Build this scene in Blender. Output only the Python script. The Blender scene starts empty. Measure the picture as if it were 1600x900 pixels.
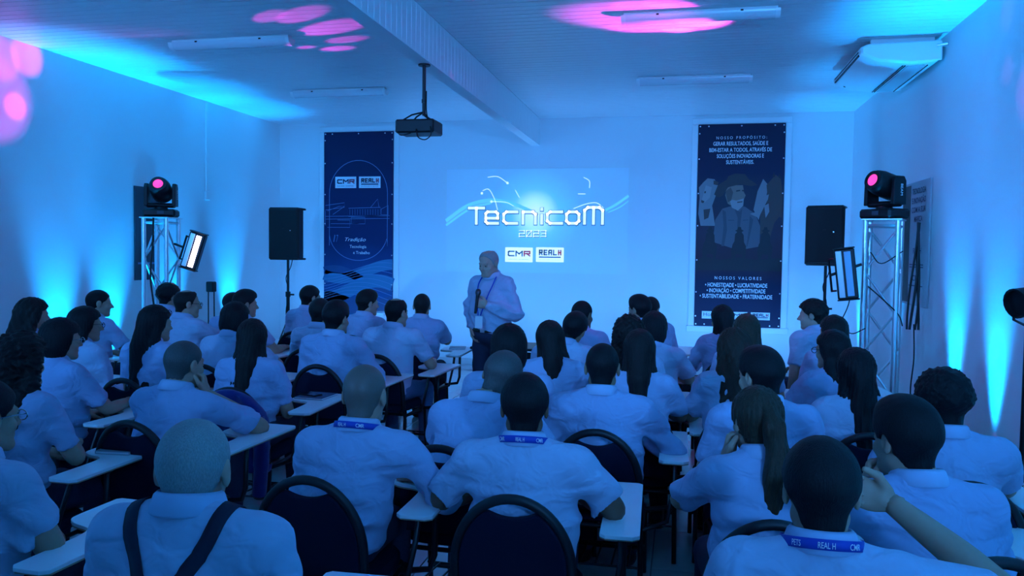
import bpy, math, random
import numpy as np
from mathutils import Matrix, Vector, Euler
from mathutils.bvhtree import BVHTree

# ------------------------------------------------------------------ camera, world, exposure
SC = bpy.context.scene
COL = SC.collection
FPX = 1230.15                      # focal length in pixels of a 1600x900 frame
YAW, PITCH, ROLL = 0.2138, 0.0459, 0.0131
CAM_Z = 1.68
CAM = np.array([0.0, 0.0, CAM_Z])

def _axes():
    f = np.array([-math.sin(YAW)*math.cos(PITCH), math.cos(YAW)*math.cos(PITCH), -math.sin(PITCH)])
    r0 = np.array([math.cos(YAW), math.sin(YAW), 0.0]); u0 = np.cross(r0, f)
    return (math.cos(ROLL)*r0+math.sin(ROLL)*u0, -math.sin(ROLL)*r0+math.cos(ROLL)*u0, f)
AXR, AXU, AXF = _axes()
cam_d = bpy.data.cameras.new('camera'); cam = bpy.data.objects.new('camera', cam_d); COL.objects.link(cam)
cam_d.sensor_width = 36; cam_d.lens = FPX/1600*36; cam_d.clip_start = .05
cam.matrix_world = Matrix(((AXR[0], AXU[0], -AXF[0], 0), (AXR[1], AXU[1], -AXF[1], 0), (AXR[2], AXU[2], -AXF[2], CAM_Z), (0, 0, 0, 1)))
SC.camera = cam

def ray(px, py):
    return AXF+(px-800)/FPX*AXR-(py-450)/FPX*AXU
def at_y(px, py, y):
    d = ray(px, py); return CAM+d*(y/d[1])
def at_x(px, py, x):
    d = ray(px, py); return CAM+d*(x/d[0])
def at_z(px, py, z):
    d = ray(px, py); return CAM+d*((z-CAM_Z)/d[2])

SC.view_settings.view_transform = 'Standard'; SC.view_settings.look = 'None'
SC.view_settings.gamma = 1.0; SC.view_settings.use_curve_mapping = False
SC.view_settings.exposure = 0.0
W = bpy.data.worlds.new('world'); SC.world = W; W.use_nodes = True
W.node_tree.nodes['Background'].inputs[0].default_value = (.02, .06, .2, 1)
W.node_tree.nodes['Background'].inputs[1].default_value = .05

# room (metres)
S = 1.4
XL, XR, YF, YB = -4.3801*S, 1.5428*S, 8*S, -2.2
ZC = CAM_Z+1.365*S
BEAM_X, BEAM_H, BEAM_W = -1.4658*S, .2694*S, .0844*S

# lights of the place, and added fill -------------------------------------------------
def spot(name, loc, target, col, power, size, blend=.5, radius=.05, parent=None):
    d = bpy.data.lights.new(name, 'SPOT'); d.color = col; d.energy = power; d.spot_size = math.radians(size)
    d.spot_blend = blend; d.shadow_soft_size = radius
    o = bpy.data.objects.new(name, d); COL.objects.link(o)
    v = Vector(target)-Vector(loc)
    o.matrix_world = Matrix.Translation(Vector(loc)) @ v.to_track_quat('-Z', 'Y').to_matrix().to_4x4()
    if parent:
        o.parent = parent; o.matrix_parent_inverse = parent.matrix_basis.inverted()
    return o
CYAN = (.0, .34, 1.0)
BLUE = (.03, .13, 1.0)
FILLC = (.08, .36, 1.0)
MAG = (.95, .07, .90)
# added blue fill spots at the unseen rear, shining forward over the seats
REAR_FILL = []
for i, (x, y, z, tx, ty, tz, pw, sz, cl) in enumerate([(-4.3, -1.7, 3.2, -2.6, YF, 2.3, 300, 54, FILLC), (.6, -1.7, 3.2, -1.6, YF, 2.3, 300, 54, FILLC),
                                                 (-5.7, .2, 3.0, -1.5, 3.6, .8, 50, 100, BLUE), (1.9, -.6, 3.0, -.8, 3.2, .8, 16, 100, BLUE), (-4.6, -1.5, 2.3, -3.4, 5.5, ZC+.3, 620, 80, FILLC), (1.6, -1.5, 2.3, -.4, 5.5, ZC+.3, 900, 80, FILLC), (-5.4, -1.7, 2.9, XR, 7.0, 2.2, 1100, 34, FILLC)]):
    REAR_FILL.append((x, y, z, tx, ty, tz))
    spot('rear_fill_spot', (x, y, z), (tx, ty, tz), cl, pw, sz, 1.0, .14)
# added low fill spots to brighten the front wall, hidden behind the seats
FLOOR_FILL = [(-5.0, 9.9), (-3.2, 9.7), (-1.6, 9.6), (.1, 9.7), (1.2, 9.9)]
for x, y in FLOOR_FILL: spot('floor_fill_spot', (x, y, .24), (x, YF, 1.9), FILLC, 76, 150, 1.0, .10)

# ------------------------------------------------------------------ helpers
rng = np.random.default_rng(7)
def link(o, parent=None):
    COL.objects.link(o)
    if parent: o.parent = parent
    return o
def empty(name, loc=(0, 0, 0), rz=0, parent=None):
    o = bpy.data.objects.new(name, None); o.empty_display_size = .1; o.location = loc; o.rotation_euler = (0, 0, rz)
    return link(o, parent)
def tag(o, label=None, cat=None, group=None, kind=None):
    if label: o['label'] = label
    if cat: o['category'] = cat
    if group: o['group'] = group
    if kind: o['kind'] = kind
    return o
def meshobj(name, V, F, mat=None, parent=None, smooth=True, loc=None, mats=None, fm=None):
    me = bpy.data.meshes.new(name)
    if isinstance(F, np.ndarray):
        nf, k = F.shape
        me.vertices.add(len(V)); me.vertices.foreach_set('co', np.asarray(V, np.float32).ravel())
        me.loops.add(nf*k); me.loops.foreach_set('vertex_index', F.astype(np.int32).ravel())
        me.polygons.add(nf); me.polygons.foreach_set('loop_start', np.arange(0, nf*k, k, dtype=np.int32))
        me.update(calc_edges=True); me.validate()
    else:
        me.from_pydata([tuple(map(float, v)) for v in V], [], [tuple(map(int, f)) for f in F]); me.update()
    if smooth: me.polygons.foreach_set('use_smooth', np.ones(len(me.polygons), bool))
    for m in (mats or ([mat] if mat else [])): me.materials.append(m)
    if fm is not None: me.polygons.foreach_set('material_index', np.asarray(fm, np.int32))
    o = bpy.data.objects.new(name, me)
    if loc is not None: o.location = loc
    return link(o, parent)
class MB:
    """collects boxes, tubes, prisms for ONE mesh"""
    def __init__(s): s.V = []; s.F = []
    def add(s, V, F):
        n = len(s.V); s.V += [tuple(map(float, v)) for v in V]; s.F += [tuple(int(i)+n for i in f) for f in F]; return s
    def box(s, c, d, R=None, bev=0):
        x, y, z = [k/2 for k in d]
        if bev:
            b = min(bev, x*.9, y*.9, z*.9); V = []; 
            # chamfered box: 24 verts
            for sx in (-1, 1):
                for sy in (-1, 1):
                    for sz in (-1, 1):
                        V += [(sx*x, sy*(y-b), sz*(z-b)), (sx*(x-b), sy*y, sz*(z-b)), (sx*(x-b), sy*(y-b), sz*z)]
            def i(sx, sy, sz, k): return (((sx > 0)*2+(sy > 0))*2+(sz > 0))*3+k
            F = []
            for a in (-1, 1):
                F.append([i(a, -1, -1, 0), i(a, 1, -1, 0), i(a, 1, 1, 0), i(a, -1, 1, 0)][::a])
                F.append([i(-1, a, -1, 1), i(-1, a, 1, 1), i(1, a, 1, 1), i(1, a, -1, 1)][::a])
                F.append([i(-1, -1, a, 2), i(1, -1, a, 2), i(1, 1, a, 2), i(-1, 1, a, 2)][::a])
            for sx in (-1, 1):
                for sy in (-1, 1):
                    F.append([i(sx, sy, -1, 0), i(sx, sy, -1, 1), i(sx, sy, 1, 1), i(sx, sy, 1, 0)][::sx*sy])
                    F.append([i(sx, -1, sy, 0), i(sx, 1, sy, 0), i(sx, 1, sy, 2), i(sx, -1, sy, 2)][::-sx*sy*-1])
                    F.append([i(-1, sx, sy, 1), i(-1, sx, sy, 2), i(1, sx, sy, 2), i(1, sx, sy, 1)][::sx*sy])
                    for sz in (-1, 1): F.append([i(sx, sy, sz, 0), i(sx, sy, sz, 1), i(sx, sy, sz, 2)][::sx*sy*sz])
        else:
            V = [(sx*x, sy*y, sz*z) for sx in (-1, 1) for sy in (-1, 1) for sz in (-1, 1)]
            F = [(0, 1, 3, 2), (4, 6, 7, 5), (0, 4, 5, 1), (2, 3, 7, 6), (0, 2, 6, 4), (1, 5, 7, 3)]
        V = [Vector(v) for v in V]
        if R is not None: V = [R @ v for v in V]
        return s.add([v+Vector(c) for v in V], F)
    def tube(s, pts, r, n=8, closed=False, caps=True):
        P = [Vector(p) for p in pts]; m = len(P)
        rr = r if isinstance(r, (list, tuple, np.ndarray)) else [r]*m
        V = []; F = []; prev = None
        for k in range(m):
            if closed: t = (P[(k+1) % m]-P[k-1])
            else: t = P[min(k+1, m-1)]-P[max(k-1, 0)]
            t.normalize()
            if prev is None:
                a = Vector((0, 0, 1)) if abs(t.z) < .9 else Vector((1, 0, 0))
                u = t.cross(a).normalized()
            else:
                u = (prev-t*prev.dot(t)).normalized()
            prev = u; v = t.cross(u)
            for j in range(n):
                an = 2*math.pi*j/n; V.append(P[k]+(u*math.cos(an)+v*math.sin(an))*rr[k])
        for k in range(m if closed else m-1):
            k2 = (k+1) % m
            for j in range(n): F.append((k*n+j, k*n+(j+1) % n, k2*n+(j+1) % n, k2*n+j))
        if caps and not closed: F.append(tuple(range(n))[::-1]); F.append(tuple((m-1)*n+j for j in range(n)))
        return s.add(V, F)
    def lathe(s, prof, n=20, M=None):
        V = []; F = []
        for r, z in prof:
            for j in range(n): V.append(Vector((r*math.cos(2*math.pi*j/n), r*math.sin(2*math.pi*j/n), z)))
        for k in range(len(prof)-1):
            for j in range(n): F.append((k*n+j, k*n+(j+1) % n, (k+1)*n+(j+1) % n, (k+1)*n+j))
        F.append(tuple(range(n))[::-1]); F.append(tuple((len(prof)-1)*n+j for j in range(n)))
        if M is not None: V = [M @ v for v in V]
        return s.add(V, F)
    def prism(s, poly, a, b, f):
        """poly 2-D, swept between a and b; f(u,v,t)->xyz"""
        n = len(poly); V = [f(u, v, a) for u, v in poly]+[f(u, v, b) for u, v in poly]
        F = [tuple(range(n))[::-1], tuple(range(n, 2*n))]+[(i, (i+1) % n, n+(i+1) % n, n+i) for i in range(n)]
        return s.add(V, F)
    def build(s, name, mat, parent=None, smooth=False, bevel=0, seg=2):
        o = meshobj(name, s.V, s.F, mat, parent, smooth)
        import bmesh
        bm = bmesh.new(); bm.from_mesh(o.data); bmesh.ops.recalc_face_normals(bm, faces=bm.faces); bm.to_mesh(o.data); bm.free()
        if bevel:
            m = o.modifiers.new('bevel', 'BEVEL'); m.width = bevel; m.segments = seg; m.limit_method = 'ANGLE'; m.angle_limit = math.radians(40)
        if smooth:
            o.data.set_sharp_from_angle(angle=math.radians(45))
        return o
def copy_tree(o, parent=None, link_=True):
    c = o.copy(); COL.objects.link(c)
    if parent is not None: c.parent = parent
    for ch in o.children: copy_tree(ch, c)
    return c

# ------------------------------------------------------------------ materials
def nodes(m): return m.node_tree.nodes, m.node_tree.links
MATS = {}
def mat(name, col, rough=.6, metal=0, bump=None, var=0, emit=None, estr=0, spec=.5, coat=0, stretch=None, trans=0, sheen=0):
    if name in MATS: return MATS[name]
    m = bpy.data.materials.new(name); m.use_nodes = True; N, L = nodes(m)
    b = N['Principled BSDF']; b.inputs['Base Color'].default_value = (*col, 1); b.inputs['Roughness'].default_value = rough
    b.inputs['Metallic'].default_value = metal; b.inputs['Specular IOR Level'].default_value = spec
    b.inputs['Coat Weight'].default_value = coat; b.inputs['Transmission Weight'].default_value = trans
    b.inputs['Sheen Weight'].default_value = sheen
    if emit: b.inputs['Emission Color'].default_value = (*emit, 1); b.inputs['Emission Strength'].default_value = estr
    tc = N.new('ShaderNodeTexCoord'); mp = N.new('ShaderNodeMapping'); L.new(tc.outputs['Object'], mp.inputs[0])
    if stretch: mp.inputs['Scale'].default_value = stretch
    if bump:
        sc, st, dist = bump
        n = N.new('ShaderNodeTexNoise'); n.inputs['Scale'].default_value = sc; n.inputs['Detail'].default_value = 5 if sc > 15 else 2.2; n.inputs['Distortion'].default_value = 0 if sc > 15 else .8; L.new(mp.outputs[0], n.inputs[0])
        bp = N.new('ShaderNodeBump'); bp.inputs['Strength'].default_value = st; bp.inputs['Distance'].default_value = dist
        L.new(n.outputs[0], bp.inputs['Height']); L.new(bp.outputs[0], b.inputs['Normal'])
    if var:
        n = N.new('ShaderNodeTexNoise'); n.inputs['Scale'].default_value = (bump[0] if bump else 6); n.inputs['Detail'].default_value = 4; L.new(mp.outputs[0], n.inputs[0])
        mx = N.new('ShaderNodeMix'); mx.data_type = 'RGBA'
        mx.inputs[6].default_value = (*[c*(1-var) for c in col], 1); mx.inputs[7].default_value = (*[min(1, c*(1+var)) for c in col], 1)
        L.new(n.outputs[0], mx.inputs[0]); L.new(mx.outputs[2], b.inputs['Base Color'])
    MATS[name] = m; return m
M_wall = mat('wall_paint', (.78, .80, .82), .75, bump=(90, .12, .004), var=.03)
M_ceil = mat('pvc_plank', (.78, .80, .82), .38, bump=(30, .03, .003), var=.02, stretch=(.3, 3, 1))
M_tile = mat('floor_tile', (.60, .58, .60), .16, bump=(14, .04, .003), var=.10)
M_grout = mat('grout', (.22, .22, .23), .9)
M_black = mat('black_plastic', (.008, .008, .010), .45, bump=(160, .08, .002), spec=.3)
M_blackmetal = mat('black_metal', (.012, .012, .014), .35, .2, bump=(60, .05, .002))
M_grille = mat('speaker_grille', (.010, .010, .012), .6, .3, bump=(420, .5, .003))
M_alu = mat('aluminium', (.72, .74, .76), .30, .9, bump=(70, .08, .002), stretch=(1, 1, .2))
M_white = mat('white_plastic', (.80, .81, .82), .32, bump=(40, .03, .002))
M_padblack = mat('chair_pad', (.006, .008, .026), .9, bump=(260, .35, .003), var=.25, spec=.2)
M_pipe = mat('chair_piping', (.006, .006, .009), .5, bump=(80, .08, .002))
M_lam = mat('white_laminate', (.80, .80, .82), .30, bump=(50, .03, .001), var=.02)
M_edge = mat('laminate_edge', (.40, .28, .20), .6)
M_shirt = [mat('shirt_cloth_%d' % i, c, .85, bump=(11, .6, .03), var=.04, sheen=.1, stretch=(1, 1, 1.3)) for i, c in enumerate([(.37, .43, .62), (.42, .48, .64), (.33, .40, .60)])]
M_collar = mat('collar_cloth', (.43, .50, .69), .85, bump=(60, .2, .004), sheen=.1)
M_jean = mat('dark_denim', (.020, .026, .060), .9, bump=(120, .4, .004), var=.3)
M_jeanl = mat('mid_denim', (.10, .16, .30), .9, bump=(120, .4, .004), var=.3)
M_shoe = mat('black_shoe', (.012, .011, .011), .4)
M_skin = [mat('skin_%d' % i, c, .55, bump=(70, .08, .002), var=.08, spec=.4) for i, c in enumerate([(.46, .26, .18), (.34, .18, .11), (.19, .09, .055), (.52, .31, .23)])]
M_eye = mat('eye_dark', (.02, .018, .016), .2)
def hairmat(name, col): return mat(name, col, .55, bump=(55, .6, .006), var=.45, spec=.22, stretch=(6, 6, .7))
M_hair = {'black': hairmat('hair_black', (.006, .005, .006)), 'dark': hairmat('hair_dark', (.014, .009, .008)), 'brown': hairmat('hair_brown', (.035, .020, .013)),
          'grey': mat('hair_grey', (.30, .29, .28), .6, bump=(120, .5, .004), var=.5, stretch=(3, 3, 1)), 'mix': mat('hair_grizzled', (.07, .06, .055), .55, bump=(90, .5, .004), var=.6, stretch=(4, 4, 1)),
          'light': mat('hair_streaked', (.045, .028, .016), .5, bump=(45, .6, .006), var=.9, spec=.25, stretch=(7, 7, .5)), 'stubble': mat('hair_shaved', (.16, .10, .08), .5, bump=(300, .3, .001), var=.2)}
M_navystrap = mat('navy_strap', (.006, .008, .028), .8, bump=(200, .3, .001))
M_lany = mat('lanyard_blue', (.015, .05, .40), .6, bump=(200, .2, .001))
M_print = mat('white_print', (.75, .78, .82), .6)
M_jacket = mat('jacket_blue', (.012, .016, .16), .8, bump=(30, .4, .01), var=.2, sheen=.2)
M_glass = mat('spectacle_frame', (.02, .02, .025), .25, .4)
M_silverframe = mat('spectacle_silver', (.6, .62, .65), .2, 1)
# ------------------------------------------------------------------ implicit surfaces -> one continuous skin
def grid(lo, hi, h):
    ax = [np.arange(lo[i], hi[i]+h, h, dtype=np.float32) for i in range(3)]
    X, Y, Z = np.meshgrid(*ax, indexing='ij'); return X, Y, Z, np.array([a[0] for a in ax])
def ell(P, c, r):
    x, y, z = (P[0]-c[0]), (P[1]-c[1]), (P[2]-c[2])
    a, b, d = x/r[0], y/r[1], z/r[2]; k0 = np.sqrt(a*a+b*b+d*d)
    a, b, d = a/r[0], b/r[1], d/r[2]; k1 = np.sqrt(a*a+b*b+d*d)+1e-6
    return k0*(k0-1)/k1
def cone(P, a, b, r1, r2, sq=None):
    a = np.array(a, float); b = np.array(b, float); d = b-a; L2 = d@d
    x, y, z = P[0]-a[0], P[1]-a[1], P[2]-a[2]
    t = np.clip((x*d[0]+y*d[1]+z*d[2])/L2, 0, 1)
    return np.sqrt((x-t*d[0])**2+(y-t*d[1])**2+(z-t*d[2])**2)-(r1+(r2-r1)*t)
def smin(a, b, k):
    h = np.clip(.5+.5*(b-a)/k, 0, 1); return b+(a-b)*h-k*h*(1-h)
def smax(a, b, k): return -smin(-a, -b, k)
_E = [((0,0,0),(1,0,0)),((0,1,0),(1,1,0)),((0,0,1),(1,0,1)),((0,1,1),(1,1,1)),((0,0,0),(0,1,0)),((1,0,0),(1,1,0)),((0,0,1),(0,1,1)),((1,0,1),(1,1,1)),
      ((0,0,0),(0,0,1)),((1,0,0),(1,0,1)),((0,1,0),(0,1,1)),((1,1,0),(1,1,1))]
def nets(F, o, h):
    s = F < 0; n = np.array(F.shape)-1
    c = np.zeros(n, np.int8)
    for i in (0, 1):
        for j in (0, 1):
            for k in (0, 1): c += s[i:i+n[0], j:j+n[1], k:k+n[2]]
    act = (c > 0) & (c < 8); ijk = np.argwhere(act); idx = -np.ones(n, np.int32); idx[act] = np.arange(len(ijk))
    pos = np.zeros((len(ijk), 3)); cnt = np.zeros(len(ijk))
    for a, b in _E:
        fa = F[ijk[:, 0]+a[0], ijk[:, 1]+a[1], ijk[:, 2]+a[2]]; fb = F[ijk[:, 0]+b[0], ijk[:, 1]+b[1], ijk[:, 2]+b[2]]
        m = (fa < 0) != (fb < 0); t = np.where(m, fa/np.where(m, fa-fb, 1), 0)
        pos += m[:, None]*(np.array(a)+t[:, None]*(np.array(b)-np.array(a))); cnt += m
    V = o+h*(ijk+pos/cnt[:, None]); Q = []
    for ax in range(3):
        b, c2 = [(1, 2), (2, 0), (0, 1)][ax]
        sl0 = [slice(None)]*3; sl1 = [slice(None)]*3; sl0[ax] = slice(0, -1); sl1[ax] = slice(1, None)
        d = s[tuple(sl0)] != s[tuple(sl1)]
        e = np.argwhere(d); e = e[(e[:, b] > 0) & (e[:, c2] > 0) & (e[:, b] < n[b]) & (e[:, c2] < n[c2])]
        if not len(e): continue
        eb = np.zeros(3, int); eb[b] = 1; ec = np.zeros(3, int); ec[c2] = 1
        q = np.stack([idx[tuple((e-k).T)] for k in (0*eb, eb, eb+ec, ec)], 1)
        fl = ~s[tuple(e.T)]; q[fl] = q[fl][:, ::-1]
        Q.append(q[:, ::-1] if False else q)
    Q = np.concatenate(Q); Q = Q[(Q >= 0).all(1)]
    return V, Q
def sstep(a, b, x):
    t = np.clip((x-a)/(b-a), 0, 1); return t*t*(3-2*t)
def rot(rx, ry, rz): return np.array(Euler((rx, ry, rz)).to_matrix())

# ---- head template (head frame: origin between the ears, +y is where the face looks)
def head_mesh(h, female=False):
    P = grid((-.105, -.125, -.26), (.105, .145, .14), h); o = P[3]
    f = ell(P, (0, -.012, .032), (.077, .098, .090))
    jw = .055 if female else .060
    f = smin(f, ell(P, (0, .032, -.045), (jw, .062, .072)), .03)
    f = smin(f, cone(P, (-.022, .072, -.098), (.022, .072, -.098), .017, .017), .025)
    f = smin(f, cone(P, (-.05, .0, -.06), (-.022, .07, -.095), .016, .014), .02)
    f = smin(f, cone(P, (.05, .0, -.06), (.022, .07, -.095), .016, .014), .02)
    f = smin(f, cone(P, (-.034, .080, .022), (.034, .080, .022), .012, .012), .014)
    f = smin(f, cone(P, (-.045, .062, -.028), (.045, .062, -.028), .018, .018), .02)
    for sx in (-1, 1):
        f = smax(f, -ell(P, (sx*.032, .100, .002), (.017, .014, .010)), .008)
        f = np.minimum(f, ell(P, (sx*.032, .080, .001), (.0125, .0125, .0125)))
        e = ell(P, (sx*.080, -.012, -.002), (.010, .021, .034)); e = smax(e, -ell(P, (sx*.090, -.007, .002), (.008, .011, .018)), .005)
        f = smin(f, e, .008)
    f = smin(f, cone(P, (0, .088, .012), (0, .112, -.026), .008, .0125), .010)
    f = smin(f, cone(P, (-.012, .098, -.030), (.012, .098, -.030), .008, .008), .008)
    f = smin(f, cone(P, (-.018, .084, -.062), (.018, .084, -.062), .010, .010), .008)
    f = smax(f, -cone(P, (-.022, .098, -.0625), (.022, .098, -.0625), .0035, .0035), .004)
    nr = .047 if female else .056
    f = smin(f, cone(P, (0, -.025, -.06), (0, -.045, -.27), nr, nr+.012), .03)
    V, Q = nets(f, o, h)
    keep = V[:, 2] > -.255
    C = V[Q].mean(1)
    fm = ((((np.abs(C[:, 0])-.032)/.0085)**2+((C[:, 2]-.001)/.005)**2 < 1) & (C[:, 1] > .07)).astype(int)
    return V, Q, fm
def hair_mesh(kind, h, seed=0):
    r = np.random.default_rng(seed); ph = r.uniform(0, 6, 6)
    longh = kind in ('long', 'wavy', 'curly', 'pony', 'bob')
    P = grid((-.16, -.24, -.54 if kind in ('long', 'wavy', 'pony', 'curly') else -.22), (.16, .14, .19), h); o = P[3]; X, Y, Z = P[:3]
    t = {'short': .013, 'buzz': .005, 'balding': .009, 'crew': .017, 'fluffy': .026, 'long': .017, 'wavy': .020, 'curly': .030, 'pony': .014, 'bob': .022, 'shaved': .003}[kind]
    f = ell(P, (0, -.012, .032), (.077+t, .098+t, .090+t*(1.5 if kind == 'crew' else 1)))
    if kind == 'crew': f = smin(f, ell(P, (0, .03, .095), (.06, .06, .04)), .03)
    if kind == 'fluffy': f += .0065*np.sin(170*X+ph[0]+2*np.sin(60*Y))*np.sin(160*Y+ph[1]+2*np.sin(70*Z))*np.sin(165*Z+ph[2])+.003*np.sin(90*X+ph[3])*np.sin(85*Z+ph[4]+40*Y)
    if not longh:
        f = f+max(0, t-.004)*sstep(.02, -.05, Z)
        f = smin(f, cone(P, (0, -.040, -.01), (0, -.046, -.080), .055+t*.2, .050), .02)
        f = f+.0010*np.sin(150*X+ph[0]+3*np.sin(60*Z))*np.sin(140*Y+ph[1])*np.sin(120*Z+ph[2]+3*np.sin(50*X))*(0 if kind in ('buzz', 'shaved') else 1)
        for sx in (-1, 1): f = smax(f, -ell(P, (sx*.088, -.006, -.012), (.030, .025, .040)), .005)
    else: f = smin(f, cone(P, (0, -.042, -.01), (0, -.048, -.075), .058+t*.6, .054+t*.4), .02)
    if not longh:
        zl = np.interp(Y, [-.12, -.07, -.035, -.012, .012, .022, .045, .07, .11], [-.082, -.08, -.06, -.028, -.040, .015, .03, .062, .075]).astype(np.float32)
        if kind == 'balding': zl = np.interp(Y, [-.12, -.06, -.02, .012, .03, .06, .1], [-.08, -.078, -.03, -.03, .03, .08, .14]).astype(np.float32)
        f = smax(f, zl-Z, .006)
        if kind == 'balding': f = smax(f, -ell(P, (0, -.02, .14), (.052, .075, .05)), .01)
    else:
        zl = np.interp(Y, [-.12, -.0, .025, .045, .07, .11], [-.30, -.30, .0, .035, .062, .075]).astype(np.float32)
        f = smax(f, zl-Z, .008)
        if kind in ('long', 'wavy', 'curly'):
            w = {'long': .0, 'wavy': .006, 'curly': .015}[kind]; zb = {'long': -.43, 'wavy': -.38, 'curly': -.26}[kind]
            for sx in (-1, 1):
                f = smin(f, cone(P, (sx*(.058+w), -.015, .03), (sx*(.070+w), -.045, -.13), .030+w, .036+w), .02)
                f = smin(f, cone(P, (sx*(.068+w), -.05, -.12), (sx*(.058+w), -.150, zb), .036+w, .036+w), .02)
            g = cone(P, (0, -.07, 0), (0, -.100, -.15), .060+w, .066+w); g = smin(g, cone(P, (0, -.100, -.15), (0, -.172, zb-.01), .062+w, .046), .02); f = smin(f, g, .02)
            f = smax(f, np.where(Z < .045, Y-.030, -1), .006)
        if kind == 'bob':
            f = smin(f, ell(P, (0, -.045, -.03), (.098, .078, .105)), .02); f = smax(f, np.where(Z < .045, Y-.03, -1), .006)
        if kind == 'pony':
            f = smax(f, np.where(Z < -.06, -.07-Z, -1), .008)
            g = cone(P, (0, -.115, .05), (0, -.150, .0), .026, .036); g = smin(g, cone(P, (0, -.150, .0), (.01, -.165, -.16), .036, .044), .02)
            g = smin(g, cone(P, (.01, -.165, -.16), (.015, -.175, -.40), .044, .016), .02); f = smin(f, g, .012)
        a = np.arctan2(X, -(Y+.01))
        if kind in ('long', 'pony', 'bob'): f += .0022*np.sin(a*34+3*np.sin(Z*14+ph[0])+ph[1])+.0016*np.sin(a*71+5*np.sin(Z*9+ph[2]))
        if kind == 'wavy': f += .0032*np.sin(a*14+4*np.sin(Z*26+ph[0]))+.0022*np.sin(Z*60+a*20+ph[1])
        if kind == 'curly': f += .008*np.sin(75*X+ph[0]+2*np.sin(40*Z))*np.sin(70*Y+ph[1])*np.sin(68*Z+ph[2])+.008*np.sin(165*X+ph[3]+2*np.sin(50*Z))*np.sin(150*Z+ph[4]+40*Y)
    return nets(f, o, h)
def hand_mesh(h, curl):
    P = grid((-.03, -.075, -.11), (.215, .095, .045), h); o = P[3]
    f = ell(P, (.052, 0, 0), (.052, .042, .016))
    f = smin(f, cone(P, (-.03, 0, 0), (.02, 0, 0), .024, .025), .02)
    ys = (.031, .011, -.010, -.029); ln = (.040, .046, .042, .032)
    for i, (y, l) in enumerate(zip(ys, ln)):
        p = np.array([.088-.006*abs(i-1), y, .002]); f = smin(f, cone(P, (.03, y*.6, 0), p, .014, .0115), .008)
        a = 0; rr = .0098
        for k, (c, ll) in enumerate(zip(curl, (l, l*.62, l*.5))):
            a += math.radians(c)+(.06*i if k == 0 else 0); q = p+ll*np.array([math.cos(a), (y*.12)*(1-k*.3), -math.sin(a)])
            f = smin(f, cone(P, p, q, rr, rr-.001), .003); p = q; rr -= .0009
    f = smin(f, cone(P, (.018, .026, -.006), (.052, .054, -.020), .0165, .0125), .010)
    f = smin(f, cone(P, (.052, .054, -.020), (.090, .058, -.034), .0118, .009), .004)
    return nets(f, o, h)
_cache = {}
def tmpl(fn, *a):
    k = (fn.__name__,)+a
    if k not in _cache: _cache[k] = fn(*a)
    return _cache[k]
def bend_head(V, e, hc, wlo, whi, pivot=(0, -.03, -.12)):
    """turn head-frame points by the head's euler angles, fading out down the neck"""
    w = sstep(wlo, whi, V[:, 2]); out = np.zeros_like(V); pv = np.array(pivot)
    for i in range(9):
        a = i/8; R = rot(e[0]*a, e[1]*a, e[2]*a); m = np.clip(1-np.abs(w*8-i), 0, 1)
        if m.any(): out += m[:, None]*((V-pv)@R.T+pv)
    return out+hc

# ---- one person
LIMB = []
def catmull(P, n=5):
    P = [np.array(p, float) for p in P]; Q = [2*P[0]-P[1]]+P+[2*P[-1]-P[-2]]; out = []
    for i in range(1, len(Q)-2):
        for k in range(n):
            t = k/n; a, b, c, d = Q[i-1:i+3]
            out.append(.5*((2*b)+(-a+c)*t+(2*a-5*b+4*c-d)*t*t+(-a+3*b-3*c+d)*t**3))
    out.append(P[-1]); return np.array(out)
def tube_np(pts, r, n=10):
    mb = MB(); mb.tube([tuple(p) for p in pts], list(r), n); V = np.array(mb.V); F = [f for f in mb.F if len(f) == 4]
    caps = [f for f in mb.F if len(f) != 4]
    for c in caps:
        V = np.vstack([V, V[list(c)].mean(0)]); m = len(V)-1
        for i in range(0, len(c), 2): F.append((c[i], c[(i+1) % len(c)], c[(i+2) % len(c)], m))
    return V, np.array(F)
def join(parts):
    V = []; Q = []; FM = []; n = 0
    for p in parts:
        V.append(p[0]); Q.append(p[1]+n); FM.append(p[2] if len(p) > 2 else np.zeros(len(p[1]), int)); n += len(p[0])
    return np.vstack(V), np.vstack(Q), np.concatenate(FM)
def place_hand(wrist, d, palm, right, h, curl):
    V, Q = tmpl(hand_mesh, h, curl); V = V.copy(); Q = Q.copy()
    if not right: V[:, 1] *= -1; Q = Q[:, ::-1]
    x = np.array(d, float); x /= np.linalg.norm(x); z = -np.array(palm, float); z -= x*(z@x); z /= np.linalg.norm(z); y = np.cross(z, x)
    return V@np.array([x, y, z])+np.array(wrist), Q
def legs_mesh(spread, knee):
    P = grid((-.33, -.2, .02), (.33, .66, .74), .016); o = P[3]
    f = ell(P, (0, 0, .55), (.185, .145, .11))
    for sx in (-1, 1):
        k = (sx*spread, knee, .515); a = (sx*(spread+.01), knee-.03, .09)
        f = smin(f, cone(P, (sx*.095, .02, .545), k, .088, .064), .03); f = smin(f, cone(P, k, a, .066, .055), .02)
    f += .005*np.sin(30*P[1]+18*P[2])*np.sin(20*P[0])
    return nets(f, o, .016)
def shoe_mesh(x, y):
    P = grid((x-.07, y-.13, -.01), (x+.07, y+.2, .14), .012); o = P[3]
    f = cone(P, (x, y-.05, .045), (x, y+.12, .035), .045, .038); f = smin(f, cone(P, (x, y-.04, .05), (x, y-.03, .12), .045, .045), .03); f = smax(f, .002-P[2], .01)
    return nets(f, o, .012)
LEGS = {}
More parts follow.
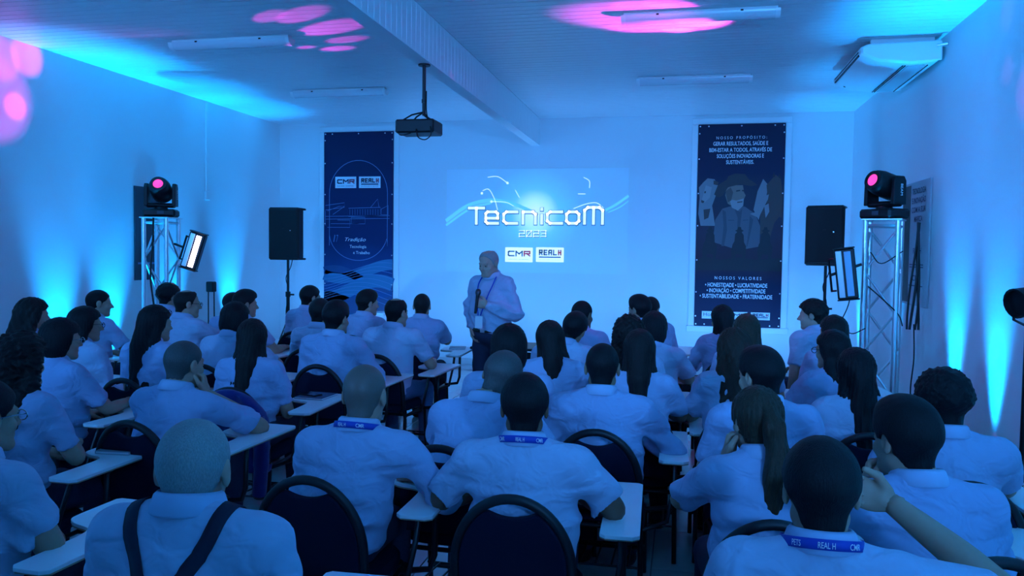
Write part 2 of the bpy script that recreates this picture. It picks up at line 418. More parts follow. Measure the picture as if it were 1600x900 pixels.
def person(nm, px, py, y, **k):
    """a seated (or standing) figure whose head top shows at photo pixel (px,py) at room depth y"""
    fem = k.get('fem', 0); near = k.get('near', 0); yaw = math.radians(k.get('turn', 0)); lean = k.get('lean', .05); side = k.get('side', 0); g = k.get('girth', 1.0)
    top = at_y(px, py, y); H = float(top[2]); hs = .95 if fem else 1.0
    stand = k.get('stand', 0); zh = .56 if not stand else .98
    R = rot(0, 0, yaw)
    loc = np.array([top[0], top[1], 0])-R@np.array([side, lean, 0])
    root = empty('person', tuple(loc), yaw)
    if 'rel' in k: k = dict(k, look=math.degrees(math.atan2(800-px, FPX))+12.25-k['rel'])
    look = k.get('look', None)                      # head yaw relative to the room, degrees, + = towards -x
    if look is None:
        v = np.array([-1.55, 7.1])-top[:2]; look = math.degrees(math.atan2(-v[0], v[1]))*.92
    dl = (look-math.degrees(yaw)+180) % 360-180; hy = math.radians(max(-85, min(85, dl)))
    he = (math.radians(k.get('nod', -4)), math.radians(k.get('tilt', 0)), hy)
    hc = np.array([side, lean, H-.122*hs-(.0 if k.get('hair') in ('buzz', 'shaved', 'balding') else .012)])
    sw = k.get('sw', .160 if fem else .182); zs = hc[2]-.172-.006*(1-fem)+k.get('hunch', 0)
    nb = np.array([side*.9, lean*.86-.035, zs+.055])
    ch = np.array([side*.6, lean*.58-.01, zs-.17])
    sh = {}; el_ = {}; wr = {}
    for s, nmn in ((-1, 'L'), (1, 'R')):
        sh[nmn] = np.array([side*.85+s*sw, lean*.80-.02, zs-.015-s*k.get('drop', 0)])
        pose = k.get('arm'+nmn, 'lap'); S0 = sh[nmn]
        if pose == 'lap': e = S0+(s*.065, .05, -.275); w = e+np.array((-s*.13, .22, -.01))
        elif pose == 'tab': e = S0+(s*.085, .14, -.245); e[2] = max(e[2], .735); w = np.array((e[0]-s*.10, e[1]+.235, .735))
        elif pose == 'wide': e = S0+(s*.14, .08, -.24); e[2] = max(e[2], .72); w = np.array((e[0]-s*.17, e[1]+.2, .735))
        elif pose == 'chin': e = S0+(s*.03, .24, -.17); w = hc+rot(0, 0, he[2])@np.array((s*.045, .135, -.19))
        elif pose == 'cheek': e = S0+(s*k.get('ex', .10), k.get('ey', .22), -.17); w = hc+rot(0, 0, he[2])@np.array((s*.085, .07, -.15))
        elif pose == 'hang': e = S0+(s*.05, -.02, -.29); w = e+np.array((-s*.01, .05, -.26))
        else: e, w = [np.array(q, float) for q in pose]; e = e+S0 if True else e; w = w+S0 if True else w
        el_[nmn] = e; wr[nmn] = w
    slv = k.get('sleeve', 'short'); hS = .011 if near else .015
    # ---- shirt
    pts = np.array([(side, lean, zs), (0, 0, zh-.1)]+list(sh.values())+[el_[q] for q in el_]+([wr[q] for q in wr] if slv == 'long' else []))
    lo = np.minimum(pts.min(0)-.16, (-.26*g, -.24*g, zh-.08)); hi = np.maximum(pts.max(0)+.16, (.26*g, .26*g, zs+.1)); hi[2] = max(zs+.1, pts[:, 2].max()+.11)
    lo[2] = max(lo[2], zh-.10)
    P = grid(lo, hi, hS); o = P[3]; X, Y, Z = P[:3]
    wd = (.155 if fem else .172)*g**.5
    f = ell(P, (0, 0, zh), (wd*1.05, .145*g, .14))
    f = smin(f, ell(P, ((side*.35), lean*.3+.02*g, (zh+ch[2])/2), (wd*1.0*g**.5, .130*g, .20)), .06)
    f = smin(f, ell(P, ch, (wd*1.06, .122*g**.5, .19)), .06)
    if fem: f = smin(f, cone(P, ch+(-.065, .085, -.0), ch+(.065, .085, -.0), .055, .055), .04)
    f = smin(f, cone(P, sh['L']+(.03, -.005, -.02), sh['R']+(-.03, -.005, -.02), .072, .072), .06)
    f = smin(f, cone(P, ch+(0, -.045, .02), nb+(0, -.012, -.07), .10, .075), .05)
    for s, q in ((-1, 'L'), (1, 'R')): f = smin(f, cone(P, sh[q]+(-s*.04, -.01, .015), nb+(s*.025, -.01, -.005), .056, .050), .04)
    r_ = np.random.default_rng(abs(hash(nm)) % 1 + sum(map(ord, nm))*13); ph = r_.uniform(0, 6.3, 8)
    for s, q in ((-1, 'L'), (1, 'R')):
        A, B = sh[q], el_[q]
        ar = .056 if fem else .062
        if slv == 'short':
            d = (B-A)/np.linalg.norm(B-A); E_ = A+(B-A)*.74
            c = cone(P, A, B, ar+.004, ar+.002); pl = (X-E_[0])*d[0]+(Y-E_[1])*d[1]+(Z-E_[2])*d[2]
            c += .004*np.sin(40*(X*d[2]+Y)+ph[0])*np.sin(26*Z+ph[1]); c = smax(c, pl, .006)
        else:
            c = cone(P, A, B, ar, ar-.004); c = smin(c, cone(P, B, B+(wr[q]-B)*.92, ar-.004, .042), .02)
            c += .005*np.sin(60*Z+30*X+ph[0])*np.sin(18*Y+ph[1])
        f = smin(f, c, .035)
    # folds of loose cloth
    a1, a2 = r_.uniform(.25, .6), r_.uniform(-.5, -.15)
    w1 = .9*np.sin(13*X+ph[2])+.8*np.sin(11*Z+ph[3]+6*X); w2 = .9*np.sin(10*X+ph[4])+.8*np.sin(14*Z+ph[5]-5*X)
    m1 = sstep(-.1, .7, np.sin(11*X+ph[6])*np.sin(9*Z+ph[7])+.25); m2 = sstep(-.1, .7, np.sin(12*X+ph[1]+1)*np.sin(10*Z+ph[0]+2)+.15)
    fold = (1-np.abs(np.sin(25*(Z*math.cos(a1)+np.abs(X)*math.sin(a1))+w1*1.2)))**1.25*m1
    fold2 = (1-np.abs(np.sin(22*(Z*math.cos(a2)+X*math.sin(a2)*1.6)+w2*1.3)))**1.25*m2
    low = sstep(zs+.02, zs-.20, Z)
    f = f+(.25+.75*low)*(-.016*fold+.015*fold2)
    f = f+.006*sstep(.014, .0, np.abs(Z-(zs-.085+.15*(X*X))))*(Y < lean*.6)
    f = f-low*.010*sstep(.05, .0, np.abs(Z-(zh+.12)+.03*np.sin(9*X+ph[6])))
    f = smax(f, (zh-.06)-Z, .01)
    V, Q = nets(f, o, hS)
    shirt = meshobj('shirt', V, Q, M_shirt[k.get('cloth', sum(map(ord, nm)) % 3)], root)
    # ---- collar
    a = np.linspace(0, 2*np.pi, 37)[:-1]; prof = [(.062, -.03), (.061, .022), (.066, .034), (.074, .026), (.086, -.012), (.082, -.018)]
    cr = .90 if fem else 1.04; CV = []; CF = []
    for rr, zz in prof:
        for t in a:
            fr = (1+np.sin(t))/2; op = .5*(np.sin(t) > .93)
            CV.append((rr*cr*np.cos(t), rr*cr*1.02*np.sin(t)+fr*.012, zz-.022*fr-op*.02))
    for i in range(len(prof)-1):
        for j in range(36): CF.append((i*36+j, i*36+(j+1) % 36, (i+1)*36+(j+1) % 36, (i+1)*36+j))
    tl = math.atan2(hc[1]-nb[1]-.03, .17)*.8; CV = np.array(CV)@rot(-tl, (hc[0]-nb[0])*2.0, 0).T+nb+(0, .010, .022)
    col = meshobj('collar', CV, np.array(CF)[:, ::-1], M_collar, root)
    # ---- body (skin): head, neck, torso core, arms, hands in one mesh
    hh = .0055 if near else .0085
    Vh, Qh, fm = tmpl(head_mesh, hh, bool(fem)); Vh = bend_head(Vh*hs, he, hc, -.22, -.07)
    core_p = catmull([(0, 0, zh-.03), tuple(ch*.5+np.array((0, 0, zh*.5))), tuple(ch), tuple(nb-(0, 0, .02)), tuple(nb+(0, .01, .06))], 3)
    Vc, Qc = tube_np(core_p, np.interp(np.linspace(0, 1, len(core_p)), [0, .5, .8, 1], [.09, .09, .06, .045]), 12)
    parts = [(Vh, Qh, fm), (Vc, Qc)]
    hd = .0042 if near > 1 else .006
    for s, q in ((-1, 'L'), (1, 'R')):
        A, B, Wp = sh[q], el_[q], wr[q]; br = .044 if fem else .050
        if slv == 'long': path = catmull([B+(Wp-B)*.15, B+(Wp-B)*.5, B+(Wp-B)*.8, Wp], 4)
        else: path = catmull([A+(B-A)*.15, A+(B-A)*.6, B-(B-A)*.06+(Wp-B)*.03, B+(Wp-B)*.35, B+(Wp-B)*.75, Wp], 4)
        n = len(path); rad = np.linspace(.034, .028, n) if slv == 'long' else np.interp(np.linspace(0, 1, n), [0, .35, .5, .62, .85, 1], np.array([1, .92, .86, .88, .66, .56])*br)
        parts.append(tube_np(path, rad, 12))
        hp = k.get('hand'+q, {}); curl = hp.get('curl', (22, 28, 20)); d = hp.get('dir', Wp-B); palm = hp.get('palm', (0, 0, -1))
        pose = k.get('arm'+q, 'lap')
        if pose in ('chin', 'cheek') and not hp: curl = (50, 70, 45); d = (-s*.25, .12, 1); palm = (-s*.9, -.5, .1); 
        parts.append(place_hand(Wp+(0, 0, 0), np.array(d, float), palm, s > 0, hd, curl))
    V, Q, FM = join(parts)
    meshobj('body', V, Q, None, root, mats=[M_skin[k.get('skin', 0)], M_eye], fm=FM)
    # ---- hair
    kind = k.get('hair', 'short')
    if kind != 'none':
        hV, hQ = tmpl(hair_mesh, kind, .0062 if near else .0085, k.get('seed', len(nm) % 3)); hV = bend_head(hV*hs, he, hc, -.34 if kind in ('long', 'wavy', 'curly', 'pony') else -.22, -.06)
        meshobj('hair', hV, hQ, M_hair[k.get('hcol', 'black')], root)
    # ---- trousers and shoes
    if not stand:
        v = k.get('legs', 0)
        if v not in LEGS:
            sp, kn = [(.11, .42), (.15, .40), (.10, .45)][v]; a_ = meshobj('trousers', *legs_mesh(sp, kn), M_jean, root)
            b_ = [meshobj('shoe', *shoe_mesh(sx*(sp+.01), kn+.01), M_shoe, root) for sx in (-1, 1)]; LEGS[v] = (a_, b_); new = [a_]+b_
        else:
            new = []
            for src in [LEGS[v][0]]+LEGS[v][1]: c = src.copy(); COL.objects.link(c); c.parent = root; new.append(c)
        if k.get('jean'): new[0].data = new[0].data.copy(); new[0].data.materials[0] = M_jeanl
    # ---- glasses
    if k.get('glasses') or k.get('shades'):
        mb = MB(); up = .085 if k.get('shades') else .004; fy = .075 if k.get('shades') else .108
        for sx in (-1, 1):
            ring = [(sx*.033+.024*math.cos(t), fy+.002*math.cos(2*t), up+.018*math.sin(t)) for t in np.linspace(0, 2*math.pi, 17)[:-1]]
            mb.tube(ring, .0022, 5, closed=True)
            mb.tube([(sx*.056, fy-.002, up+.006), (sx*.078, fy-.05, up+.008), (sx*.083, fy-.112, up+.004), (sx*.081, fy-.128, up-.012)], .0018, 5)
        mb.tube([(-.010, fy+.002, up+.004), (0, fy+.006, up+.007), (.010, fy+.002, up+.004)], .002, 5)
        gl = mb.build('glasses', M_silverframe if k.get('silver') else M_glass, root, True)
        gv = bend_head(np.array([v.co[:] for v in gl.data.vertices])*hs, he, hc, -.22, -.07); gl.data.vertices.foreach_set('co', gv.astype(np.float32).ravel()); gl.data.update()
        if k.get('shades'):
            pass
    return dict(root=root, loc=loc, yaw=yaw, H=H, hc=hc, nb=nb, shirt=shirt, zs=zs, sh=sh, wr=wr, el=el_, zh=zh, side=side, lean=lean, tl=tl, he=he)
def world_pt(pr, p): return np.array(pr['loc'])+rot(0, 0, pr['yaw'])@np.array(p)
# ------------------------------------------------------------------ the room
def struct(o): o['kind'] = 'structure'; return o
floor = struct(MB().box(((XL+XR)/2, (YB+YF)/2, -.06), (XR-XL+.4, YF-YB+.4, .10)).build('floor', M_grout))
tw = .60
mb = MB().box((0, 0, -.004), (tw-.006, tw-.006, .012), bev=.002)
proto = None; ny = 0
for j in range(17):
    for i in range(14):
        x = XL+tw*(i+.5); y = 1.2+tw*(j+.5)
        if x > XR+.28: continue
        if x+tw/2 > XR: x = XR-tw/2+.001*0
        if proto is None: proto = o = mb.build('tile', M_tile, floor)
        else: o = proto.copy(); COL.objects.link(o)
        o.location = (x, min(y, YF-tw/2), 0)
MB().box(((XL+XR)/2, (YB+1.2)/2, -.004), (XR-XL, 1.2-YB-.006, .012)).build('rear_floor', M_tile, floor)
wl = struct(MB().box((XL-.1, (YB+YF)/2, ZC/2), (.2, YF-YB+.4, ZC+.2)).build('wall_left', M_wall))
wr_ = struct(MB().box((XR+.1, (YB+YF)/2, ZC/2), (.2, YF-YB+.4, ZC+.2)).build('wall_right', M_wall))
wf = struct(MB().box(((XL+XR)/2, YF+.1, ZC/2), (XR-XL, .2, ZC+.2)).build('wall_front', M_wall))
wb = struct(MB().box(((XL+XR)/2, YB-.1, ZC/2), (XR-XL, .2, ZC+.2)).build('wall_back', M_wall))
ceiling = struct(MB().box(((XL+XR)/2, (YB+YF)/2, ZC+.075), (XR-XL+.4, YF-YB+.4, .10)).build('ceiling', M_grout))
def plank_mesh(L, w, mat_, name, parent):
    # plank with a middle groove, profile across y, running along x, face down at z=0
    pr = [(-w/2, .012), (-w/2, .001), (-w/2+.003, 0), (-.005, 0), (-.0025, .004), (.0025, .004), (.005, 0), (w/2-.003, 0), (w/2, .001), (w/2, .012)]
    V = [(-L/2, a, b) for a, b in pr]+[(L/2, a, b) for a, b in pr]; n = len(pr)
    F = [(i, i+1, n+i+1, n+i) for i in range(n-1)]
    return meshobj(name, V, F, mat_, parent, smooth=False)
pw = .20
for (xa, xb) in ((XL, BEAM_X-BEAM_W), (BEAM_X, XR)):
    pr_ = None
    k = 0
    while True:
        y = YF-pw*(k+.5)
        if y < YB: break
        if pr_ is None: pr_ = o = plank_mesh(xb-xa, pw-.005, M_ceil, 'ceiling_plank', ceiling)
        else: o = pr_.copy(); COL.objects.link(o)
        o.location = ((xa+xb)/2, y, ZC); k += 1
beam = struct(MB().box((BEAM_X-BEAM_W/2, (YB+YF)/2, ZC-BEAM_H/2+.02), (BEAM_W-.016, YF-YB, BEAM_H-.03)).build('ceiling_beam', M_wall))
pr_ = None
for k in range(64):
    y = YF-.105*(k+.5)
    if pr_ is None: pr_ = o = MB().box((0, 0, 0), (.009, .100, BEAM_H), bev=.003).build('beam_plank', M_ceil, beam)
    else: o = pr_.copy(); COL.objects.link(o)
    o.location = (BEAM_X-.0045, y, ZC-BEAM_H/2)
MB().box((BEAM_X-BEAM_W/2, (YB+YF)/2, ZC-BEAM_H-.003), (BEAM_W+.01, YF-YB, .008)).build('beam_underside', M_wall, beam)
MB().box((BEAM_X-BEAM_W+.002, (YB+YF)/2, ZC-BEAM_H/2), (.01, YF-YB, BEAM_H)).build('beam_far_side', M_ceil, beam)
for nm_, x0, x1 in (('baseboard_left', XL, XL+.015), ('baseboard_right', XR-.015, XR)):
    struct(MB().box(((x0+x1)/2, (YB+YF)/2, .055), (x1-x0, YF-YB, .09), bev=.003).build(nm_, M_tile))
struct(MB().box(((XL+XR)/2, YF-.0075, .055), (XR-XL-.03, .015, .09), bev=.003).build('baseboard_front', M_tile))
# windows on the front wall, each hidden by a banner
BAN = {}
for n, (bx1, bx2) in enumerate(((-3.8375*S, -3.0421*S), (.1162*S, .9287*S))):
    z1 = CAM_Z+1.2668*S; z0 = CAM_Z-.7063*S; b = .085
    w = struct(MB().box(((bx1+bx2)/2, YF-.004, (z0+z1)/2), (bx2-bx1, .006, z1-z0)).build('window_%d' % (n+1), M_white))
    for c, d in ((((bx1+bx2)/2, YF-.014, z1+b/2), (bx2-bx1+2*b, .028, b)), (((bx1+bx2)/2, YF-.018, z0-b/2), (bx2-bx1+2*b+.04, .036, b)),
                 ((bx1-b/2, YF-.014, (z0+z1)/2), (b, .028, z1-z0)), ((bx2+b/2, YF-.014, (z0+z1)/2), (b, .028, z1-z0))):
        MB().box(c, d, bev=.006).build('window_frame', M_white, w)
    MB().box(((bx1+bx2)/2, YF-.016, (z0+z1)/2), (.05, .02, z1-z0)).build('mullion', M_white, w)
    BAN[n] = (bx1, bx2, z0, z1)
# surface conduit with a switch box on the left wall
p = at_x(322, 300, XL); q = at_x(322, 170, XL)
cd = empty('wall_conduit', (XL+.012, float(p[1]), float(p[2])))
MB().box((0, 0, (ZC-p[2])/2), (.022, .045, ZC-p[2]-.02), bev=.004).build('duct', M_white, cd)
MB().box((.004, 0, -.05), (.036, .075, .11), bev=.006).build('switch_box', M_white, cd)
tag(cd, 'white surface conduit running down the wall to a switch box', 'conduit')

# ------------------------------------------------------------------ lettering
TXT = []
def text(name, s, loc, h, m, parent=None, width=None, align='CENTER', R=None, bold=0, shear=0, thick=.0008):
    c = bpy.data.curves.new('t', 'FONT'); c.body = s; c.size = 1; c.align_x = align; c.offset = bold; c.shear = shear; c.extrude = 0; c.resolution_u = 3
    o = bpy.data.objects.new('t', c); COL.objects.link(o); dg = bpy.context.evaluated_depsgraph_get(); dg.update()
    me = bpy.data.meshes.new_from_object(o.evaluated_get(dg)); bpy.data.objects.remove(o); bpy.data.curves.remove(c)
    V = np.array([v.co[:] for v in me.vertices]); k = h/.70
    kx = k
    if width: kx = width/max(1e-6, V[:, 0].max()-V[:, 0].min())
    V = V*np.array([kx, k, 0]); V = np.c_[V[:, 0], -np.full(len(V), thick), V[:, 1]]        # reads towards -y
    if R is not None: V = V@np.array(R).T
    me.vertices.foreach_set('co', V.astype(np.float32).ravel()); me.name = name; me.materials.clear(); me.materials.append(m); me.update()
    o = bpy.data.objects.new(name, me); o.location = loc; return link(o, parent)
GL = {'T': [[(0, 1), (1, 1)], [(.5, 1), (.5, 0)]], 'e': [[(.0, .45), (1, .45), (1, .85), (.85, 1), (.15, 1), (0, .85), (0, .15), (.15, 0), (1, 0)]],
      'c': [[(1, 1), (.2, 1), (0, .8), (0, .2), (.2, 0), (1, 0)]], 'n': [[(0, 0), (0, 1), (.8, 1), (1, .8), (1, 0)]], 'i': [[(.5, 0), (.5, .70)], [(.5, 1.22), (.5, 1.26)]],
      'o': [[(.2, 0), (0, .2), (0, .8), (.2, 1), (.8, 1), (1, .8), (1, .2), (.8, 0), (.2, 0)]], 'M': [[(0, 0), (0, .82), (.18, 1), (.82, 1), (1, .82), (1, 0)], [(.5, 1), (.5, 0)]],
      '2': [[(0, 1), (1, 1), (1, .5), (0, .5), (0, 0), (1, 0)]], '0': [[(0, 0), (0, 1), (1, 1), (1, 0), (0, 0)], [(0, 0), (1, 1)]], '3': [[(0, 1), (1, 1), (1, 0), (0, 0)], [(.2, .5), (1, .5)]],
      'C': [[(1, 1), (.15, 1), (0, .85), (0, .15), (.15, 0), (1, 0)]], 'm': [[(0, 0), (0, 1), (.5, .45), (1, 1), (1, 0)]], 'R': [[(0, 0), (0, 1), (1, 1), (1, .5), (0, .5)], [(.45, .5), (1, 0)]],
      'E': [[(1, 1), (0, 1), (0, 0), (1, 0)], [(0, .5), (.85, .5)]], 'A': [[(0, 0), (0, .8), (.2, 1), (1, 1), (1, 0)], [(0, .45), (1, .45)]], 'L': [[(0, 1), (0, 0), (1, 0)]], 'H': [[(0, 0), (0, 1)], [(1, 0), (1, 1)], [(0, .5), (1, .5)]]}
def stroke(mb, ch, x, z, w, h, t, y=0):
    for pl in GL[ch]:
        for a, b in zip(pl[:-1], pl[1:]):
            A = np.array((x+a[0]*(w-t)+t/2, z+a[1]*(h-t)+t/2)); B = np.array((x+b[0]*(w-t)+t/2, z+b[1]*(h-t)+t/2)); d = B-A; l = np.hypot(*d); d = d/l; n = np.array((-d[1], d[0]))
            A = A-d*t*.5; B = B+d*t*.5
            q = [A-n*t/2, B-n*t/2, B+n*t/2, A+n*t/2]; mb.add([(c[0], y, c[1]) for c in q], [(0, 1, 2, 3)])
def flat(name, polys, y, m, parent):
    mb = MB()
    for pl in polys: mb.add([(u, y, v) for u, v in pl], [tuple(range(len(pl)))])
    return meshobj(name, mb.V, mb.F, m, parent, smooth=False)
def circle(cx, cz, rx, rz, n=28, a0=0, a1=2*math.pi):
    return [(cx+rx*math.cos(a0+(a1-a0)*i/n), cz+rz*math.sin(a0+(a1-a0)*i/n)) for i in range(n if a1-a0 > 6.2 else n+1)]
def ribbon(pts, t):
    P = np.array(pts, float); T = np.gradient(P, axis=0); T /= np.linalg.norm(T, axis=1)[:, None]; N = np.c_[-T[:, 1], T[:, 0]]*t/2
    return [[tuple(P[i]-N[i]), tuple(P[i+1]-N[i+1]), tuple(P[i+1]+N[i+1]), tuple(P[i]+N[i])] for i in range(len(P)-1)]
def cmr_logo(parent, x, z, w, h, y, plate, ink, ink2):
    flat('logo_plate', [[(x, z), (x+w, z), (x+w, z+h), (x, z+h)]], y, plate, parent)
    mb = MB(); mb3 = MB(); mb2 = MB(); lw = w*.25; lh = h*.40; z0 = z+h*.38; t = h*.10
    stroke(mb, 'C', x+w*.09, z0, lw, lh, t, y-.0012); stroke(mb3, 'm', x+w*.37, z0, lw*1.1, lh, t, y-.0012); meshobj('lettering', mb3.V, mb3.F, ink, parent, False); stroke(mb2, 'R', x+w*.67, z0, lw, lh, t, y-.0014)
    meshobj('lettering', mb.V, mb.F, ink, parent, False); meshobj('lettering', mb2.V, mb2.F, ink2, parent, False)
    text('lettering', 'SAÚDE ANIMAL', (x+w/2, y-.001, z+h*.14), h*.08, ink, parent, width=w*.8)
def real_logo(parent, x, z, w, h, y, plate, ink, ink2):
    flat('logo_plate', [[(x, z), (x+w, z), (x+w, z+h), (x, z+h)]], y, plate, parent)
    mb = MB(); mb2 = MB(); lw = w*.145; lh = h*.40; z0 = z+h*.45; t = h*.10
    for i, c in enumerate('REAL'): stroke(mb, c, x+w*(.10+i*.17), z0, lw, lh, t, y-.0012)
    stroke(mb2, 'H', x+w*.79, z0, lw*.9, lh, t, y-.0014)
    flat('logo_bar', [[(x+w*.1, z+h*.28), (x+w*.9, z+h*.28), (x+w*.9, z+h*.38), (x+w*.1, z+h*.38)]], y-.0012, ink, parent)
    meshobj('lettering', mb.V, mb.F, ink, parent, False); meshobj('lettering', mb2.V, mb2.F, ink2, parent, False)
    text('lettering', 'NUTRIÇÃO E SAÚDE', (x+w/2, y-.001, z+h*.12), h*.07, ink, parent, width=w*.8)
def emitmat(name, col, e, base=(.7, .72, .75)):
    return mat(name, base, .7, emit=col, estr=e)
# ------------------------------------------------------------------ the projected slide on the front wall, its light put in as emission
a = at_y(697, 424, YF); b = at_y(983, 262, YF); SX0, SX1, SZ0, SZ1 = float(a[0]), float(b[0]), float(a[2]), float(b[2])
SW, SH = SX1-SX0, SZ1-SZ0
def slide_material():
    m = bpy.data.materials.new('projected_slide'); m.use_nodes = True; N, L = nodes(m); b = N['Principled BSDF']
    b.inputs['Base Color'].default_value = (.78, .8, .82, 1); b.inputs['Roughness'].default_value = .8
    tc = N.new('ShaderNodeTexCoord'); mp = N.new('ShaderNodeMapping'); L.new(tc.outputs['Object'], mp.inputs[0])
    mp.inputs['Location'].default_value = (-.50*SW*1.0, 0, -.57*SH); mp.inputs['Scale'].default_value = (1, 0, 1)
    mp.vector_type = 'POINT'
    le = N.new('ShaderNodeVectorMath'); le.operation = 'LENGTH'; L.new(mp.outputs[0], le.inputs[0])
    cr = N.new('ShaderNodeValToRGB'); cr.color_ramp.elements[0].position = .0; cr.color_ramp.elements[0].color = (.85, 1, .9, 1)
    for pos, c in ((.12, (.45, .9, .85, 1)), (.22, (.03, .32, .50, 1)), (.42, (.005, .09, .20, 1))):
        e = cr.color_ramp.elements.new(pos); e.color = c
    cr.color_ramp.elements[-1].position = 1; cr.color_ramp.elements[-1].color = (.004, .03, .09, 1)
    mr = N.new('ShaderNodeMath'); mr.operation = 'MULTIPLY'; mr.inputs[1].default_value = .62; L.new(le.outputs['Value'], mr.inputs[0])
    L.new(mr.outputs[0], cr.inputs[0]); L.new(cr.outputs[0], b.inputs['Emission Color']); b.inputs['Emission Strength'].default_value = .62
    return m
slide = meshobj('projected_slide', [(0, 0, 0), (SW, 0, 0), (SW, 0, SH), (0, 0, SH)], [(0, 1, 2, 3)], slide_material(), None, False, (SX0, YF-.003, SZ0))
tag(slide, 'bright blue projected title slide on the white front wall', 'projection')
def sl(px, py):
    p = at_y(px, py, YF); return float(p[0]-SX0), float(p[2]-SZ0)
M_sw = emitmat('slide_white', (.72, .95, 1.0), .85); M_sg = emitmat('slide_silver', (.35, .62, .8), .75); M_sd = emitmat('slide_grey_blue', (.03, .09, .22), .5, (.25, .3, .38)); M_sr = emitmat('slide_logo_red', (.25, .05, .12), .5, (.5, .2, .25)); M_sc = emitmat('slide_cyan', (.05, .45, .75), .7)
mbw = MB(); mbo = MB()
for ch, x0, x1, y0, y1 in (('T', 731, 758, 323, 351), ('e', 757, 780, 329, 351), ('c', 785, 810, 329, 351), ('n', 815, 839, 329, 351), ('i', 842, 851, 329, 351), ('c', 853, 880, 329, 351), ('o', 883, 907, 329, 351), ('M', 911, 944, 322, 351)):
    A = sl(x0, y1); B = sl(x1, y0); t = .040
    stroke(mbw, ch, A[0], A[1], B[0]-A[0], B[1]-A[1], t, -.004); stroke(mbo, ch, A[0]-.008, A[1]-.013, B[0]-A[0]+.018, B[1]-A[1]+.018, t+.018, -.002)
meshobj('slide_title', mbw.V, mbw.F, M_sw, slide, False); meshobj('slide_title_shadow', mbo.V, mbo.F, emitmat('slide_shadow', (.01, .07, .17), .4, (.16, .24, .36)), slide, False)
mby = MB(); mbz = MB()
for i, ch in enumerate('2023'):
    A = sl(811+i*11.2, 370); B = sl(820+i*11.2, 360); stroke(mby, ch, A[0], A[1], B[0]-A[0], B[1]-A[1], .010, -.004); stroke(mbz, ch, A[0]+.006, A[1]-.010, B[0]-A[0], B[1]-A[1], .012, -.002)
meshobj('slide_year', mby.V, mby.F, M_sw, slide, False); meshobj('slide_year_shadow', mbz.V, mbz.F, M_sd, slide, False)
for fn, x0, x1 in ((cmr_logo, 789.5, 832.5), (real_logo, 837.5, 881)):
    A = sl(x0, 409); B = sl(x1, 387); fn(slide, A[0], A[1], B[0]-A[0], B[1]-A[1], -.003, M_sw, M_sd, M_sr)
def px_curve(pts, n=6):
    P = catmull([sl(*p)+(0,) for p in pts], n); return P[:, :2]
for pts, t in (([(697, 345), (730, 322), (765, 313), (800, 318), (830, 330)], .05), ([(697, 352), (735, 326), (768, 317)], .03), ([(945, 329), (962, 320), (982, 306)], .035), ([(950, 332), (968, 324), (982, 314)], .015)):
    flat('slide_arc', ribbon(px_curve(pts), t), -.0015, M_sc, slide)
for pts in ([(762, 277), (778, 276), (793, 286)], [(754, 298), (764, 296), (773, 312), (778, 330)], [(912, 277), (921, 283), (921, 294)], [(903, 303), (915, 303)], [(805, 297), (812, 309)], [(896, 326), (915, 319), (932, 317), (943, 325)], [(768, 315), (790, 316), (803, 322)]):
    flat('slide_spark', ribbon(px_curve(pts), .008), -.0018, M_sw, slide)
for c in ((793, 286), (753, 302), (768, 315)):
    q = sl(*c); flat('slide_spark', [circle(q[0], q[1], .018, .018, 12)], -.002, M_sw, slide)

# ------------------------------------------------------------------ the two banners
def banner_mat(name, stops, axis=2):
    m = bpy.data.materials.new(name); m.use_nodes = True; N, L = nodes(m); b = N['Principled BSDF']; b.inputs['Roughness'].default_value = .5; b.inputs['Specular IOR Level'].default_value = .25
    tc = N.new('ShaderNodeTexCoord'); sp = N.new('ShaderNodeSeparateXYZ'); L.new(tc.outputs['Generated'], sp.inputs[0])
    n = N.new('ShaderNodeTexNoise'); n.inputs['Scale'].default_value = 2.2; n.inputs['Detail'].default_value = 3; L.new(tc.outputs['Generated'], n.inputs[0])
    ad = N.new('ShaderNodeMath'); ad.operation = 'MULTIPLY_ADD'; ad.inputs[1].default_value = .10; L.new(n.outputs[0], ad.inputs[0]); L.new(sp.outputs[axis], ad.inputs[2])
    cr = N.new('ShaderNodeValToRGB'); L.new(ad.outputs[0], cr.inputs[0]); cr.color_ramp.elements[0].color = (*stops[0][1], 1); cr.color_ramp.elements[0].position = stops[0][0]
    cr.color_ramp.elements[1].color = (*stops[-1][1], 1); cr.color_ramp.elements[1].position = stops[-1][0]
    for p_, c in stops[1:-1]: e = cr.color_ramp.elements.new(p_); e.color = (*c, 1)
    L.new(cr.outputs[0], b.inputs['Base Color']); return m
def banner(n, stops, name, label):
    x0, x1, z0, z1 = BAN[n]; w = x1-x0; h = z1-z0; e = empty(name, (x0, YF-.036, z0)); tag(e, label, 'banner')
    o = MB().box((w/2, 0, h/2), (w, .004, h)).build('sheet', banner_mat(name+'_%d' % n, stops), e)
    for u, v in [(.02, .99), (.12, .99), (.5, .99), (.88, .99), (.98, .99)]+[(s_, v_) for s_ in (.015, .985) for v_ in (.955, .83, .66, .5, .33, .17, .05)]+[(.12, .01), (.88, .01), (.02, .01), (.98, .01)]:
        MB().lathe([(.010, 0), (.010, .003), (.005, .004)], 8, Matrix.Translation((u*w, -.002, v*h)) @ Matrix.Rotation(math.radians(90), 4, 'X')).build('eyelet', M_alu, e)
    return e, w, h
M_pw = mat('print_pale', (.72, .78, .85), .5); M_pn = mat('print_navy', (.01, .02, .08), .5); M_pr = mat('print_red', (.45, .06, .10), .5); M_pl = mat('print_line', (.10, .22, .42), .45); M_pc = mat('print_wave', (.03, .16, .30), .45); M_pc2 = mat('print_wave_dark', (.01, .05, .16), .45)
M_pmag = mat('print_plum', (.07, .012, .10), .45)
